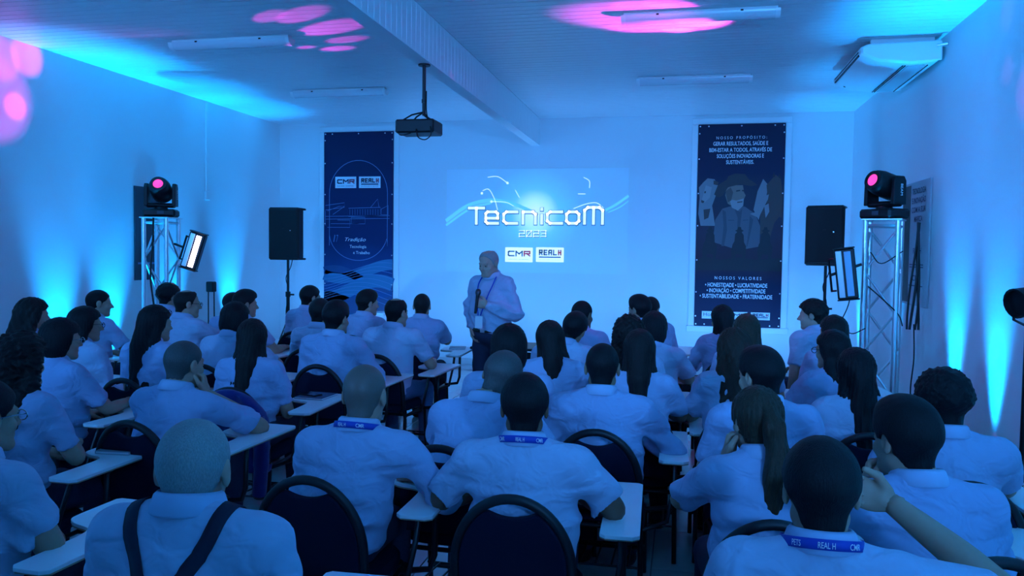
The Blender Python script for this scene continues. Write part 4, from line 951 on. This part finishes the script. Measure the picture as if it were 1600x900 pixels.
# ------------------------------------------------------------------ writing-tablet chairs
def make_chair():
    e = empty('tablet_chair')
    lean = .17                                   # backrest tilt
    def BK(u, v, t): return (u, -.215-(v-.46)*lean+t, v)
    # seat cushion
    n = 28; poly_ = [(.215*math.copysign(abs(math.cos(a))**.5, math.cos(a)), .215*math.copysign(abs(math.sin(a))**.5, math.sin(a))) for a in np.linspace(0, 2*math.pi, n+1)[:-1]]
    mb = MB(); rings = [(.94, .405), (1, .415), (1, .44), (.95, .455), (.6, .462)]; V = [(x*s, y*s+.01, z) for s, z in rings for x, y in poly_]; F = [(k*n+j, k*n+(j+1) % n, (k+1)*n+(j+1) % n, (k+1)*n+j) for k in range(4) for j in range(n)]
    F += [tuple(range(n))[::-1], tuple(range(4*n, 5*n))]; mb.add(V, F); mb.build('seat', M_padblack, e, True)
    # backrest pad with a scooped hand hole under the arch
    hw = .188; out = [(-hw, .47), (hw, .47), (hw, .60)]
    arc = [(hw*math.cos(t), .60+.235*math.sin(t)) for t in np.linspace(0, math.pi, 40)]
    for x, z in arc[1:]:
        if abs(x) < .098: z = min(z, .785+.030*(abs(x)/.098)**2)
        out.append((x, z))
    out.append((-hw, .60)); out = out[:-1]
    mb = MB(); mb.prism(out, -.018, .020, BK); mb.build('backrest', M_padblack, e, False, bevel=.008)
    # arched frame
    ar = [(-.203, .44), (-.203, .60)]+[(-.203*math.cos(t), .60+.252*math.sin(t)) for t in np.linspace(.08, math.pi-.08, 26)]+[(.203, .60), (.203, .44)]
    mb = MB(); mb.tube([BK(x, z, .001) for x, z in ar], .0175, 10); mb.build('back_frame', M_pipe, e, True)
    for s in (-1, 1):
        MB().tube([BK(s*.203, .46, 0), (s*.21, -.20, .36), (s*.215, -.24, .012)], .0125, 8).build('leg', M_blackmetal, e, True)
        MB().tube([(s*.20, .16, .40), (s*.215, .20, .36), (s*.215, .23, .012)], .0125, 8).build('leg', M_blackmetal, e, True)
        MB().tube([(s*.212, -.19, .38), (s*.212, .19, .38)], .011, 8).build('seat_rail', M_blackmetal, e, True)
    MB().tube([(-.21, -.19, .385), (.21, -.19, .385)], .011, 8).build('stretcher', M_blackmetal, e, True); MB().tube([(-.215, .215, .14), (.215, .215, .14)], .010, 8).build('stretcher', M_blackmetal, e, True)
    for k in range(5): MB().tube([(-.15+k*.075, -.20, .20), (-.15+k*.075, .18, .17)], .005, 6).build('book_rack_rod', M_blackmetal, e, True)
    for y_, z_ in ((-.20, .20), (.18, .17)): MB().tube([(-.215, y_, z_), (.215, y_, z_)], .006, 6).build('book_rack_rod', M_blackmetal, e, True)
    # tablet and its support
    c = catmull([(.285, .06, 0), (.28, .15, 0), (.255, .205, 0), (.17, .235, 0), (.125, .27, 0), (.115, .32, 0)], 5)[:, :2]
    outl = [(.40, -.14), (.425, -.12), (.425, .50), (.41, .515), (.13, .515), (.115, .50)]+[tuple(q) for q in c[::-1]]+[(.285, -.12), (.305, -.14)]
    mb = MB(); mb.prism(outl, .690, .7035, lambda u, v, t: (u, v, t)); mb.build('tablet', M_lam, e, False, bevel=.002)
    mb = MB(); o2 = [(x*.985+.005, y*.985+.003) for x, y in outl]; mb.prism(o2, .6845, .6899, lambda u, v, t: (u, v, t)); mb.build('tablet_underside', M_edge, e)
    MB().tube([(.212, .12, .38), (.34, .12, .40), (.36, .12, .46), (.36, .13, .66), (.35, .25, .682)], .013, 8).build('tablet_post', M_blackmetal, e, True)
    MB().tube([(.36, -.10, .682), (.36, .40, .682)], .010, 6).build('tablet_rail', M_blackmetal, e, True)
    MB().tube([(.215, -.19, .38), (.33, -.16, .42), (.36, -.12, .60), (.36, -.08, .682)], .011, 8).build('tablet_post', M_blackmetal, e, True)
    return e
CH0 = make_chair(); ch_used = [0]
def chair(x, y, rz, label):
    if not ch_used[0]: c = CH0; ch_used[0] = 1
    else: c = copy_tree(CH0)
    c.location = (x, y, 0); c.rotation_euler = (0, 0, rz)
    return tag(c, label, 'chair', 'writing-tablet chairs')

# ------------------------------------------------------------------ the audience
# name, head pixel x, head-top pixel y, depth, options
PPL = [
 ('L1', 48, 465, 4.70, dict(rel=72, fem=1, hair='wavy', hcol='dark', tilt=0, seat='wall-side seat of the fourth row by the conduit wall')),
 ('L2', 152, 453, 6.15, dict(rel=84, hair='buzz', hcol='black', armR='tab', lean=.10, seat='wall-end seat of the second row, conduit side')),
 ('L3', 130, 478, 4.58, dict(rel=74, fem=1, hair='long', hcol='black', glasses=1, sleeve='long', seat='second seat from the conduit wall, fourth row', doing='wearing glasses, fourth row, second from the conduit wall')),
 ('L4', 92, 497, 3.85, dict(rel=68, fem=1, hair='bob', hcol='black', glasses=1, silver=1, girth=1.12, armR='tab', seat='wall-side seat of the third row from the back, conduit side', doing='wearing glasses, wall-side seat just behind the fourth row')),
 ('L5', 30, 522, 2.95, dict(rel=48, fem=1, hair='curly', hcol='dark', near=1, armR=[(.08, .10, -.25), (-.10, .28, -.24)], lean=.08, seat='wall-side seat just behind the notebook with turquoise phone')),
 ('L6', -32, 590, 2.15, dict(rel=60, hair='short', glasses=1, silver=1, near=1, armR=[(.09, .06, -.235), (-.16, .20, -.22)], lean=.08, seat='wall-end seat of the back rows, conduit side', doing='wearing silver glasses at the wall end of the rear rows')),
 ('L7', 240, 476, 4.50, dict(rel=60, fem=1, hair='long', hcol='black', shades=1, seat='third seat from the conduit wall, fourth row', doing='with sunglasses pushed up on the head')),
 ('L8', 262, 443, 6.95, dict(rel=55, hair='fluffy', hcol='black', seat='front-row seat nearest the conduit-side tower')),
 ('L9', 290, 453, 6.05, dict(rel=76, hair='balding', hcol='dark', glasses=1, girth=1.2, armR=[(.06, .24, -.14), (.06, .40, .08)], handR=dict(dir=(-.35, .1, 1), palm=(-.9, .2, .2), curl=(35, 50, 35)), seat='second row, second from the conduit wall', doing='raising a hand to the mouth, second row')),
 ('L10', 285, 533, 3.58, dict(rel=48, hair='buzz', hcol='mix', near=2, girth=1.2, lean=.16, armR='cheek', ey=.30, ex=.13, armL='tab', sw=.195, seat='third row from the back, conduit side', doing='resting a cheek on one fist, conduit side')),
 ('L11', 381, 453, 6.6, dict(rel=75, hair='crew', hcol='black', armR='tab', seat='second row, third from the conduit wall')),
 ('L11b', 363, 456, 7.25, dict(rel=60, hair='short', hcol='black', seat='front row, second from the conduit-side tower')),
 ('L12', 367, 472, 5.30, dict(rel=38, hair='bob', hcol='black', lean=.18, armR='cheek', seat='third row, conduit side, beside the raised forearm')),
 ('L13', 395, 498, 4.40, dict(rel=18, fem=1, hair='long', hcol='dark', near=1, armR='lap', legs=0, jean=0, seat='chair with the blue jacket over its back')),
 ('L14', 483, 445, 7.40, dict(rel=60, hair='short', hcol='black', seat='front row, in front of the loudspeaker stand')),
 ('L15', 500, 465, 6.20, dict(rel=28, hair='short', hcol='dark', seat='second row, third from the centre aisle')),
 ('L16', 524, 470, 5.40, dict(rel=36, hair='crew', hcol='black', armR='tab', sw=.20, girth=1.1, sleeve='long', seat='third row, centre-aisle seat on the conduit side')),
 ('L17', 572, 453, 7.25, dict(rel=64, hair='crew', hcol='dark', skin=3, seat='front row, in front of the logo banner')),
 ('L18', 618, 466, 6.10, dict(rel=40, hair='balding', hcol='black', armR='tab', lean=.12, sw=.20, jean=1, legs=1, seat='second row, centre-aisle seat on the conduit side')),
 ('L19', 660, 459, 7.25, dict(rel=8, hair='buzz', hcol='dark', armR='chin', lean=.12, seat='front row, aisle seat facing the speaker', doing='resting chin on a hand in the front row')),
 ('L20', 570, 570, 2.85, dict(rel=20, side=0.11, hair='shaved', hcol='stubble', near=1, sleeve='long', armR='wide', lanyard=1, sw=.19, seat='second-to-last row, conduit side of the aisle', doing='with blue lanyard and long sleeves, near the aisle')),
 ('L21', 305, 657, 1.66, dict(rel=20, hair='buzz', hcol='grey', near=2, skin=3, armR='lap', sw=.19, girth=1.15, susp=1, hunch=.04, seat='last row, conduit side', doing='wearing dark Y-shaped suspenders in the last row')),
 ('C1', 768, 540, 3.55, dict(rel=25, hair='short', hcol='mix', near=1, lean=.20, side=.10, tilt=16, nod=-22, sw=.20, girth=1.15, armL='tab', armR='tab', seat='third row from the back, aisle seat', doing='bent forward with head tilted, aisle seat')),
 ('C2', 797, 507, 4.10, dict(rel=0, hair='bob', hcol='black', seat='behind the standing speaker, fourth row aisle seat')),
 ('C3', 822, 581, 2.82, dict(rel=1, hair='short', hcol='black', skin=2, near=2, armR='wide', armL='wide', sw=.20, girth=1.12, lanyard=1, seat='second-to-last row, centre of the middle block', doing='with printed blue lanyard and short sleeves, middle block')),
 ('C4', 942, 537, 3.88, dict(rel=4, hair='buzz', hcol='black', skin=1, near=1, armR='wide', sleeve='long', sw=.205, girth=1.15, seat='third row from the back, middle block')),
 ('C5', 866, 500, 4.85, dict(rel=0, fem=1, hair='long', hcol='dark', tilt=-8, lean=.12, armR='tab', seat='fourth row from the slide, middle block')),
 ('C6', 889, 483, 5.70, dict(rel=22, hair='short', hcol='black', skin=1, side=.10, tilt=18, lean=.16, seat='third row from the slide, middle block', doing='leaning sideways in the middle block')),
 ('C7', 908, 470, 6.5, dict(rel=30, hair='buzz', hcol='black', skin=2, seat='first occupied row of the middle block, aisle end')),
 ('C8', 1000, 514, 4.5, dict(rel=0, fem=1, hair='long', hcol='dark', armR='tab', seat='fourth row from the back, middle block')),
 ('C9', 985, 494, 5.15, dict(rel=-15, fem=1, hair='curly', hcol='dark', seat='fourth row, middle block, between two taller listeners')),
 ('C10', 1003, 461, 7.2, dict(rel=-50, hair='crew', hcol='black', seat='second row, middle block')),
 ('C11', 1016, 463, 8.0, dict(rel=20, hair='short', hcol='dark', seat='front row of the middle block')),
 ('C12', 1022, 487, 5.95, dict(rel=10, hair='bob', hcol='black', armR='tab', lean=.1, seat='third row, middle block')),
 ('C13', 1131, 476, 6.70, dict(rel=-30, fem=1, hair='long', hcol='black', armL='tab', lean=.10, sleeve='long', seat='front seat below the dark values banner')),
 ('C14', 1168, 490, 5.50, dict(rel=-12, fem=1, hair='long', hcol='light', seat='third row, air conditioner block')),
 ('C15', 1150, 512, 4.55, dict(rel=-18, fem=1, hair='wavy', hcol='brown', armL='tab', seat='fourth row, air conditioner block')),
 ('C16', 1195, 543, 3.75, dict(rel=-45, hair='crew', hcol='black', near=1, sw=.195, armL='lap', seat='third row from the back, air conditioner block')),
 ('C17', 1188, 602, 2.85, dict(rel=-24, fem=1, hair='pony', hcol='light', near=1, armL='cheek', lean=.12, seat='second-to-last row, air conditioner block', doing='holding a hand to the cheek beside the middle block')),
 ('C18', 1285, 681, 1.98, dict(rel=-8, hair='short', hcol='black', near=2, lanyard=1, sw=.19, armR=[(.27, .10, -.06), (.03, .30, .10)], handR=dict(dir=(-1, .05, .3), palm=(-.2, -.9, .3), curl=(40, 55, 40)), seat='last row, air conditioner block', doing='with lanyard and bare elbow raised, last row')),
 ('C19', 1424, 622, 2.65, dict(rel=-42, side=-0.13, hair='crew', hcol='black', near=2, armL='chin', sw=.195, girth=1.1, lean=.10, seat='wall side, one row before the raised elbow', doing='covering the mouth with a hand')),
 ('C20', 1478, 578, 3.4, dict(rel=-28, hair='fluffy', hcol='black', near=1, sw=.20, girth=1.15, armR='tab', seat='wall-end seat, third row from the back, air conditioner block')),
 ('C21', 1340, 543, 4.15, dict(rel=-24, fem=1, hair='long', hcol='black', near=1, seat='wall-side seat, in front of the hand-covered mouth')),
 ('C22', 1306, 515, 5.0, dict(rel=-50, fem=1, hair='long', hcol='black', armL='tab', glasses=1, seat='wall-side seat, fourth row, air conditioner block', doing='wearing glasses, air conditioner wall side')),
 ('C23', 1306, 492, 5.95, dict(rel=-42, fem=1, hair='long', hcol='dark', seat='wall-side seat, third row, air conditioner block')),
 ('C24', 1273, 468, 7.0, dict(rel=-80, hair='fluffy', hcol='dark', skin=3, turn=35, armL='hang', lean=.0, seat='front seat in front of the values-banner loudspeaker')),
]
def pstr(s, n=16):
    w = s.split()
    if len(w) > n: print('LONGLABEL', len(w), s)
    return s
PR_ = {}
for nm, px, py, y, k in PPL:
    if 'turn' not in k: k['turn'] = max(-20, min(20, .3*(math.degrees(math.atan2(800-px, FPX))+12.25-k['rel'])))
    pr = person(nm, px, py, y, **k); PR_[nm] = pr
    tag(pr['root'], pstr('person in pale blue shirt '+k['doing'] if 'doing' in k else 'person in pale blue shirt, '+k['seat']), 'person', 'seated audience in pale blue shirts')
    rz = math.radians(k['turn'])*.6
    off = rot(0, 0, rz)@np.array((0, .055, 0))
    pr['chair'] = chair(pr['loc'][0]+off[0], pr['loc'][1]+off[1], rz, pstr('black arched tablet chair, '+k['seat']))
    pr['crz'] = rz; pr['cloc'] = pr['loc']+off

# lanyard bands with print, round the collar
def lanyard(pr, txt):
    root = pr['root']; n = 40; V = []; F = []; M = rot(-pr['tl'], (pr['hc'][0]-pr['nb'][0])*2, 0)
    def pt(t, z): 
        fr = (1+math.sin(t))/2; r = .092+.004*(z < .01); return M@np.array((r*math.cos(t), r*1.0*math.sin(t)+fr*.012, z-.045*fr))+pr['nb']+np.array((0, .010, .030))
    for i in range(n+1):
        t = math.pi-.6+(math.pi+1.2)*(i/n)
        for z in (-.010, .014): V.append(pt(t, z))
    F = [(2*i, 2*i+2, 2*i+3, 2*i+1) for i in range(n)]
    o = meshobj('lanyard', V, F, M_lany, root); m = o.modifiers.new('thick', 'SOLIDIFY'); m.thickness = .002; m.offset = 0
    for s_, u0, wv in txt:
        tx = text('lettering', s_, (0, 0, 0), .014, M_print, root, width=wv, bold=.01)
        co = np.array([v.co[:] for v in tx.data.vertices]); out = []
        for x, _, z in co:
            t = 1.5*math.pi+(u0+x)/.094; q = pt(t, z-.005); c = pr['nb']+np.array((0, .01, .01)); d = q-c; d[2] = 0; d /= np.linalg.norm(d); out.append(q+d*.0022)
        tx.data.vertices.foreach_set('co', np.array(out, np.float32).ravel()); tx.data.update()
        tx.parent = o
lanyard(PR_['C3'], [('CMR', -.075, .030), ('REAL H', .0, .030), ('CMR', .07, .028)]); lanyard(PR_['C18'], [('PETS', -.07, .022), ('REAL H', -.004, .036), ('CMR', .062, .030)]); lanyard(PR_['L20'], [('REAL H', -.03, .036), ('CMR', .04, .030)])

# suspenders, laid on the shirt
def strap(pr, pts, w, name='suspender_strap'):
    sh_ = pr['shirt'].data; bv = BVHTree.FromPolygons([v.co[:] for v in sh_.vertices], [p_.vertices[:] for p_ in sh_.polygons]); V = []
    P_ = catmull(pts, 8)
    for i, p_ in enumerate(P_):
        d = P_[min(i+1, len(P_)-1)]-P_[max(i-1, 0)]; loc_, nor, _, _ = bv.find_nearest(Vector(p_)); nor = Vector(nor)
        if nor.dot(Vector(loc_)-Vector((0, pr['lean']*.6, loc_[2]))) < 0: nor = -nor
        sd = Vector(d).cross(nor).normalized()
        for s in (-1, 0, 1):
            l2, n2, _, _ = bv.find_nearest(Vector(loc_)+sd*(s*w/2)); n2 = Vector(n2)
            if n2.dot(nor) < 0: n2 = -n2
            V.append(Vector(l2)+n2*.0035)
    F = []
    for i in range(len(P_)-1): F += [(3*i, 3*i+1, 3*i+4, 3*i+3), (3*i+1, 3*i+2, 3*i+5, 3*i+4)]
    o = meshobj(name, V, F, M_navystrap, pr['root']); m = o.modifiers.new('thick', 'SOLIDIFY'); m.thickness = .003; m.offset = 0
pr = PR_['L21']; zs = pr['zs']; l_ = pr['lean']
for s in (-1, 1):
    strap(pr, [(s*.10, l_+.10, zs-.06), (s*.112, l_+.02, zs+.06), (s*.104, l_-.06, zs+.05), (s*.085, l_-.15, zs-.01), (s*.035, l_-.20, zs-.10), (s*.006, l_-.2, zs-.16)], .036)
strap(pr, [(0, l_-.2, zs-.135), (0, l_-.2, zs-.26), (0, -.2, zs-.40)], .040)

# the blue jacket hung over a chair back
pr = PR_['L13']; c = pr['cloc']; jz = pr['crz']
jk = empty('jacket', (float(c[0]), float(c[1]), 0), jz)
P = grid((-.30, -.42, .10), (.30, -.05, .95), .013); X, Y, Z = P[:3]
yb = -.215-(Z-.46)*.17*(Z > .46)
w = np.interp(Z, [.12, .35, .6, .75, .87], [.13, .20, .235, .225, .12])
f = np.maximum(np.abs(X-.02*(Z < .4))-w, np.abs(Y-yb+.018)-.034-.008*np.sin(34*X+5*np.sin(7*Z))-.006*np.sin(61*X+1))
zlow = .20+.16*np.abs(np.sin(4.2*X+.9)); zt = .60+.258*np.sqrt(np.clip(1-(X/.24)**2, 0, 1))
f = smax(smax(f, zlow-Z, .02), Z-zt, .03)
V, Q = nets(f, P[3], .013); meshobj('drape', V, Q, M_jacket, jk)
for s in (-1, 1): MB().tube(catmull([(s*.19, -.33, .70), (s*.225, -.335, .55), (s*.22, -.325, .40), (s*.20, -.31, .25)], 5), [.05]*5+[.045]*5+[.04]*6, 10).build('sleeve', M_jacket, jk, True)
tag(jk, 'royal blue jacket hung over the back of a chair', 'jacket')

# ------------------------------------------------------------------ the speaker standing at the front
def standing_man():
    # a figure of its own: faces the room, head bowed to his right, one hand on a microphone, the other in a pocket
    px, py, y = 767, 390, 7.1
    global_look = None
    k = dict(stand=1, hair='balding', hcol='grey', near=2, turn=165, skin=3, girth=1.16, sw=.172, sleeve='long', lean=.03, cloth=1, nod=-14, head_yaw=-22,
             armL=[(-.10, .02, -.27), (.10, .22, -.19)], armR=[(.12, -.10, -.24), (-.005, .07, -.42)],
             handL=dict(dir=(.75, .35, .22), palm=(.25, -.9, .0), curl=(60, 75, 50)), handR=dict(dir=(-.35, .25, -1), palm=(-1, 0, 0)))
    return k, px, py, y
k, px, py, y = standing_man()
sp_ = person('S0', px, py, y, look=165-8, **k)
tag(sp_['root'], 'person in pale blue shirt standing with a microphone before the slide', 'person')
root = sp_['root']
# trousers, belt, shoes
P = grid((-.27, -.25, .05), (.27, .27, 1.06), .014); X, Y, Z = P[:3]
f = ell(P, (0, .0, .92), (.19, .165, .13)); f = smax(f, Z-1.0, .01)
for s in (-1, 1):
    f = smin(f, cone(P, (s*.09, 0, .88), (s*.105, .01, .50), .102, .076), .03); f = smin(f, cone(P, (s*.105, .01, .50), (s*.11, -.02, .08), .076, .062), .02)
f += .004*np.sin(40*Z+12*X)*np.sin(25*X+8*Y)
V, Q = nets(f, P[3], .014); meshobj('trousers', V, Q, M_jean, root)
for s in (-1, 1): meshobj('shoe', *shoe_mesh(s*.115, 0), M_shoe, root)
bp = [(.196*math.cos(t), .170*math.sin(t)+.002, .955) for t in np.linspace(0, 2*math.pi, 33)[:-1]]
mb = MB(); V = [(a*q, b*q, c+d) for a, b, c in bp for q, d in ((1, -.018), (1.0, .018))]; F = [(2*i, 2*((i+1) % 32), 2*((i+1) % 32)+1, 2*i+1) for i in range(32)]
o = meshobj('belt', V, F, mat('belt_leather', (.02, .014, .012), .5), root); m = o.modifiers.new('t', 'SOLIDIFY'); m.thickness = .006
MB().box((0, .176, .955), (.045, .01, .036), bev=.003).build('belt_buckle', M_alu, root)
# badge lanyard on the chest
z_ = sp_['zs']
for s in (-1, 1):
    MB().tube(catmull([(s*.07, sp_['lean']+.0, z_+.07), (s*.075, sp_['lean']+.09, z_-.02), (s*.05, sp_['lean']+.155, z_-.14), (s*.012, sp_['lean']+.205, z_-.30)], 6), .006, 6).build('lanyard', M_lany, root, True)
MB().box((0, sp_['lean']+.212, z_-.36), (.075, .004, .11), Matrix.Rotation(.05, 3, 'X')).build('badge', M_print, root)
# the microphone in his hand
hw_ = world_pt(sp_, sp_['wr']['L']+np.array((.075, .055, .015)))
mic = empty('microphone', tuple(map(float, hw_)), sp_['yaw'])
mic.rotation_euler = (math.radians(14), 0, sp_['yaw'])
MB().lathe([(.010, -.09), (.0125, -.085), (.0145, .03), (.017, .075)], 14).build('handle', M_black, mic, True)
MB().lathe([(.0175, .075), (.025, .092), (.027, .108), (.022, .128), (.010, .136)], 16).build('grille', mat('mic_mesh', (.08, .08, .09), .35, .8, bump=(600, .6, .002)), mic, True)
tag(mic, 'black handheld microphone held by the standing person', 'microphone')

# ------------------------------------------------------------------ small things on the tablets
def on_tablet(nm, u, v): 
    pr = PR_[nm]; return pr['cloc']+rot(0, 0, pr['crz'])@np.array((u, v, 0)), pr['crz']
def book(nm, u, v, w, d, h, m_, label, rz=0, name='notebook', z=.7045):
    p_, r_ = on_tablet(nm, u, v); e = empty(name, (float(p_[0]), float(p_[1]), z), r_+rz)
    MB().box((0, 0, h/2), (w-.004, d-.004, h-.004)).build('pages', M_print, e)
    for z0 in (.001, h-.001): MB().box((0, 0, z0), (w, d, .002)).build('cover', m_, e)
    MB().box((-w/2, 0, h/2), (.002, d, h)).build('spine', m_, e)
    return tag(e, label, 'notebook')
def phone(nm, u, v, col, label, rz=0, z=.7045):
    p_, r_ = on_tablet(nm, u, v); e = empty('mobile_phone', (float(p_[0]), float(p_[1]), z), r_+rz)
    MB().box((0, 0, .004), (.074, .155, .008), bev=.002).build('case', col, e); MB().box((0, 0, .0083), (.066, .145, .0008)).build('screen', mat('phone_screen', (.01, .012, .02), .08), e)
    return tag(e, label, 'phone')
M_turq = mat('case_turquoise', (.05, .45, .50), .4); M_nav = mat('cover_navy', (.03, .05, .12), .5); M_gry = mat('cover_grey', (.30, .31, .36), .5)
book('L5', .27, .37, .17, .23, .014, M_gry, 'pale notebook under a turquoise phone on a tablet', .1); phone('L5', .29, .39, M_turq, 'turquoise phone on the pale notebook', .3, .7190)
book('L13', .25, .37, .20, .21, .012, M_nav, 'dark notebook lying under a phone on a chair tablet', -.1); phone('L13', .21, .36, M_black, 'black phone lying across the dark notebook', 1.2, .7170)
book('L19', .27, .40, .16, .2, .010, M_gry, 'grey notebook on the tablet of the front aisle chair', .2)
book('C12', .27, .36, .18, .22, .010, M_gry, 'grey notebook on a tablet in the middle block', .2); phone('C8', .27, .40, M_black, 'black phone on a tablet in the middle block', .5)
book('C13', .0, .44, .18, .22, .010, M_gry, 'pale notebook in front of the seat below the values banner', .2, z=.60) if False else None
book('C20', .30, .38, .19, .24, .012, M_print if False else M_gry, 'open pale notebook on the wall-end tablet', .5)
# bag on the seat of the row beside the raised elbow
p_ = world_pt(PR_['C18'], (.30, .42, 0))
bg = empty('handbag', (float(p_[0]), float(p_[1]), 0)); 
bg.location.z = .7045
# ------------------------------------------------------------------ desk and white box at the front
c = at_z(742, 548, .74); dk = empty('desk', (float(c[0])+.45, float(c[1])+.55, 0))
M_desk = mat('dark_desk', (.02, .022, .03), .45, var=.2)
MB().box((0, 0, .73), (1.15, .55, .025), bev=.004).build('top', M_desk, dk)
MB().box((0, -.22, .40), (1.05, .018, .60)).build('modesty_panel', M_desk, dk)
for s in (-1, 1): MB().box((s*.54, 0, .36), (.022, .50, .715)).build('side_panel', M_desk, dk)
tag(dk, 'dark desk standing behind the speaker', 'desk')
c = at_y(592, 496, 10.7); wb_ = empty('white_box', (float(c[0]), 10.7, 0))
z = float(c[2]); MB().box((0, 0, z/2+.03), (.26, .30, z+.06), bev=.02).build('body', M_white, wb_); MB().box((0, 0, z+.07), (.28, .32, .025), bev=.01).build('lid', M_white, wb_)
for q in (.35, .6): MB().box((0, -.151, z*q), (.22, .006, .012)).build('groove', M_grille, wb_)
tag(wb_, 'white box standing on the floor under the logo banner', 'box')
bpy.data.objects.remove(bg)
# black lamp on a stand by the right wall
c = at_x(1592, 470, XR-.22); e = empty('stage_spotlight', (float(c[0])+.05, float(c[1]), 0), .4); z = float(c[2])
Mx = Matrix.Translation((0, 0, z)) @ Matrix.Rotation(math.radians(-100), 4, 'Y')
MB().lathe([(.05, -.10), (.075, -.09), (.085, .02), (.09, .09), (.078, .09), (.074, .06)], 18, Mx).build('can', M_black, e, True)
MB().tube([(0, .10, z), (0, .10, z-.12), (0, 0, z-.15), (0, -.10, z-.12), (0, -.10, z)], .009, 6).build('yoke', M_blackmetal, e, True)
MB().tube([(0, 0, z-.15), (0, 0, .3)], .014, 8).build('pole', M_blackmetal, e, True)
for k_ in range(3):
    a_ = 2.1*k_+.4; MB().tube([(0, 0, .45), (.22*math.cos(a_), .22*math.sin(a_), .012)], .010, 6).build('leg', M_blackmetal, e, True)
tag(e, 'black can spotlight on a stand against the air conditioner wall', 'lamp')
# made-up cans around the added rear fill spots
for i, (x, y, z, tx, ty, tz) in enumerate(REAR_FILL):
    v = Vector((tx-x, ty-y, tz-z)).normalized(); q = Vector((x, y, z))-v*.20
    e = empty('wash_light', q); MB().lathe([(.08, -.14), (.15, -.12), (.17, .02), (.172, .08), (.15, .08), (.14, .03)], 20, v.to_track_quat('Z', 'Y').to_matrix().to_4x4()).build('can', M_black, e, True)
    MB().tube([(-.19, 0, 0), (-.19, 0, .20), (0, 0, .24), (.19, 0, .20), (.19, 0, 0)], .012, 8).build('yoke', M_blackmetal, e, True)
    MB().tube([(0, 0, .24), (0, 0, ZC-q.z)], .014, 8).build('hanger', M_blackmetal, e, True)
    tag(e, 'black can of an added fill light at the unseen rear', 'lamp', 'added rear fill lights')
for x, y in FLOOR_FILL:  # invented housings for the added floor fill, unseen behind the audience
    e = empty('floor_wash_light', (x, y, 0)); MB().box((0, -.20, .15), (.34, .10, .20), bev=.012).build('housing', M_black, e); MB().box((0, -.148, .15), (.30, .006, .16)).build('lens_panel', glow('lens_blue_panel', (.1, .34, 1.0), 2), e)
    for s_ in (-1, 1): MB().tube([(s_*.185, -.2, .16), (s_*.185, -.2, .01), (s_*.12, -.2, .01)], .008, 6).build('yoke', M_blackmetal, e, True)
    tag(e, 'black added floor fill light facing the front wall', 'lamp', 'added floor fill lights along the front wall')
# ------------------------------------------------------------------ magenta beams of the moving heads
def beam_spot(src, tgt, power, size, blend=.5, col=MAG): spot('moving_head_beam', tuple(src), tuple(map(float, tgt)), col, power*8, size, blend, .02)
RS = RH+Vector((-.12, -.1, .02)); LS = LH+Vector((.12, -.1, .02))
for (qx, qy), s_, pw_ in (((1040, 30), 22, 110), ((1075, 30), 15, 90), ((1060, 47), 5, 120), ((1015, 12), 8, 60), ((1000, 44), 8, 60), ((1050, 8), 7, 80)): beam_spot(RS, at_z(qx, qy, ZC), pw_, s_, .5)
for (qx, qy), s_, pw_ in (((420, 26), 4.4, 46), ((468, 24), 5.6, 66), ((515, 44), 7.0, 80), ((478, 74), 2.8, 40), ((526, 76), 4.2, 60), ((540, 62), 4.4, 50)): beam_spot(LS, at_z(qx, qy, ZC), pw_, s_, .5)
for (qx, qy), s_, pw_ in (((42, 88), 3.2, 300), ((2, 92), 3.4, 160), ((24, 166), 2.2, 300), ((-10, 150), 7, 160)): beam_spot(RS, at_x(qx, qy, XL), pw_, s_, .6)
for (qx, qy), s_, pw_ in (((210, 55), 1.3, 60), ((260, 37), 1.0, 20), ((70, 50), 5.0, 60)): beam_spot(RS, at_z(qx, qy, ZC), pw_, s_, .7)
for (qx, qy), s_, pw_ in (((1574, 20), 2.2, 14), ((1574, 110), 1.8, 20), ((1608, 140), 3.5, 40)): beam_spot(LS, at_x(qx, qy, XR), pw_, s_, .9)
beam_spot(RS, (BEAM_X, float(at_x(705, 118, BEAM_X)[1]), float(at_x(705, 118, BEAM_X)[2])), 8, 2.0, .9)
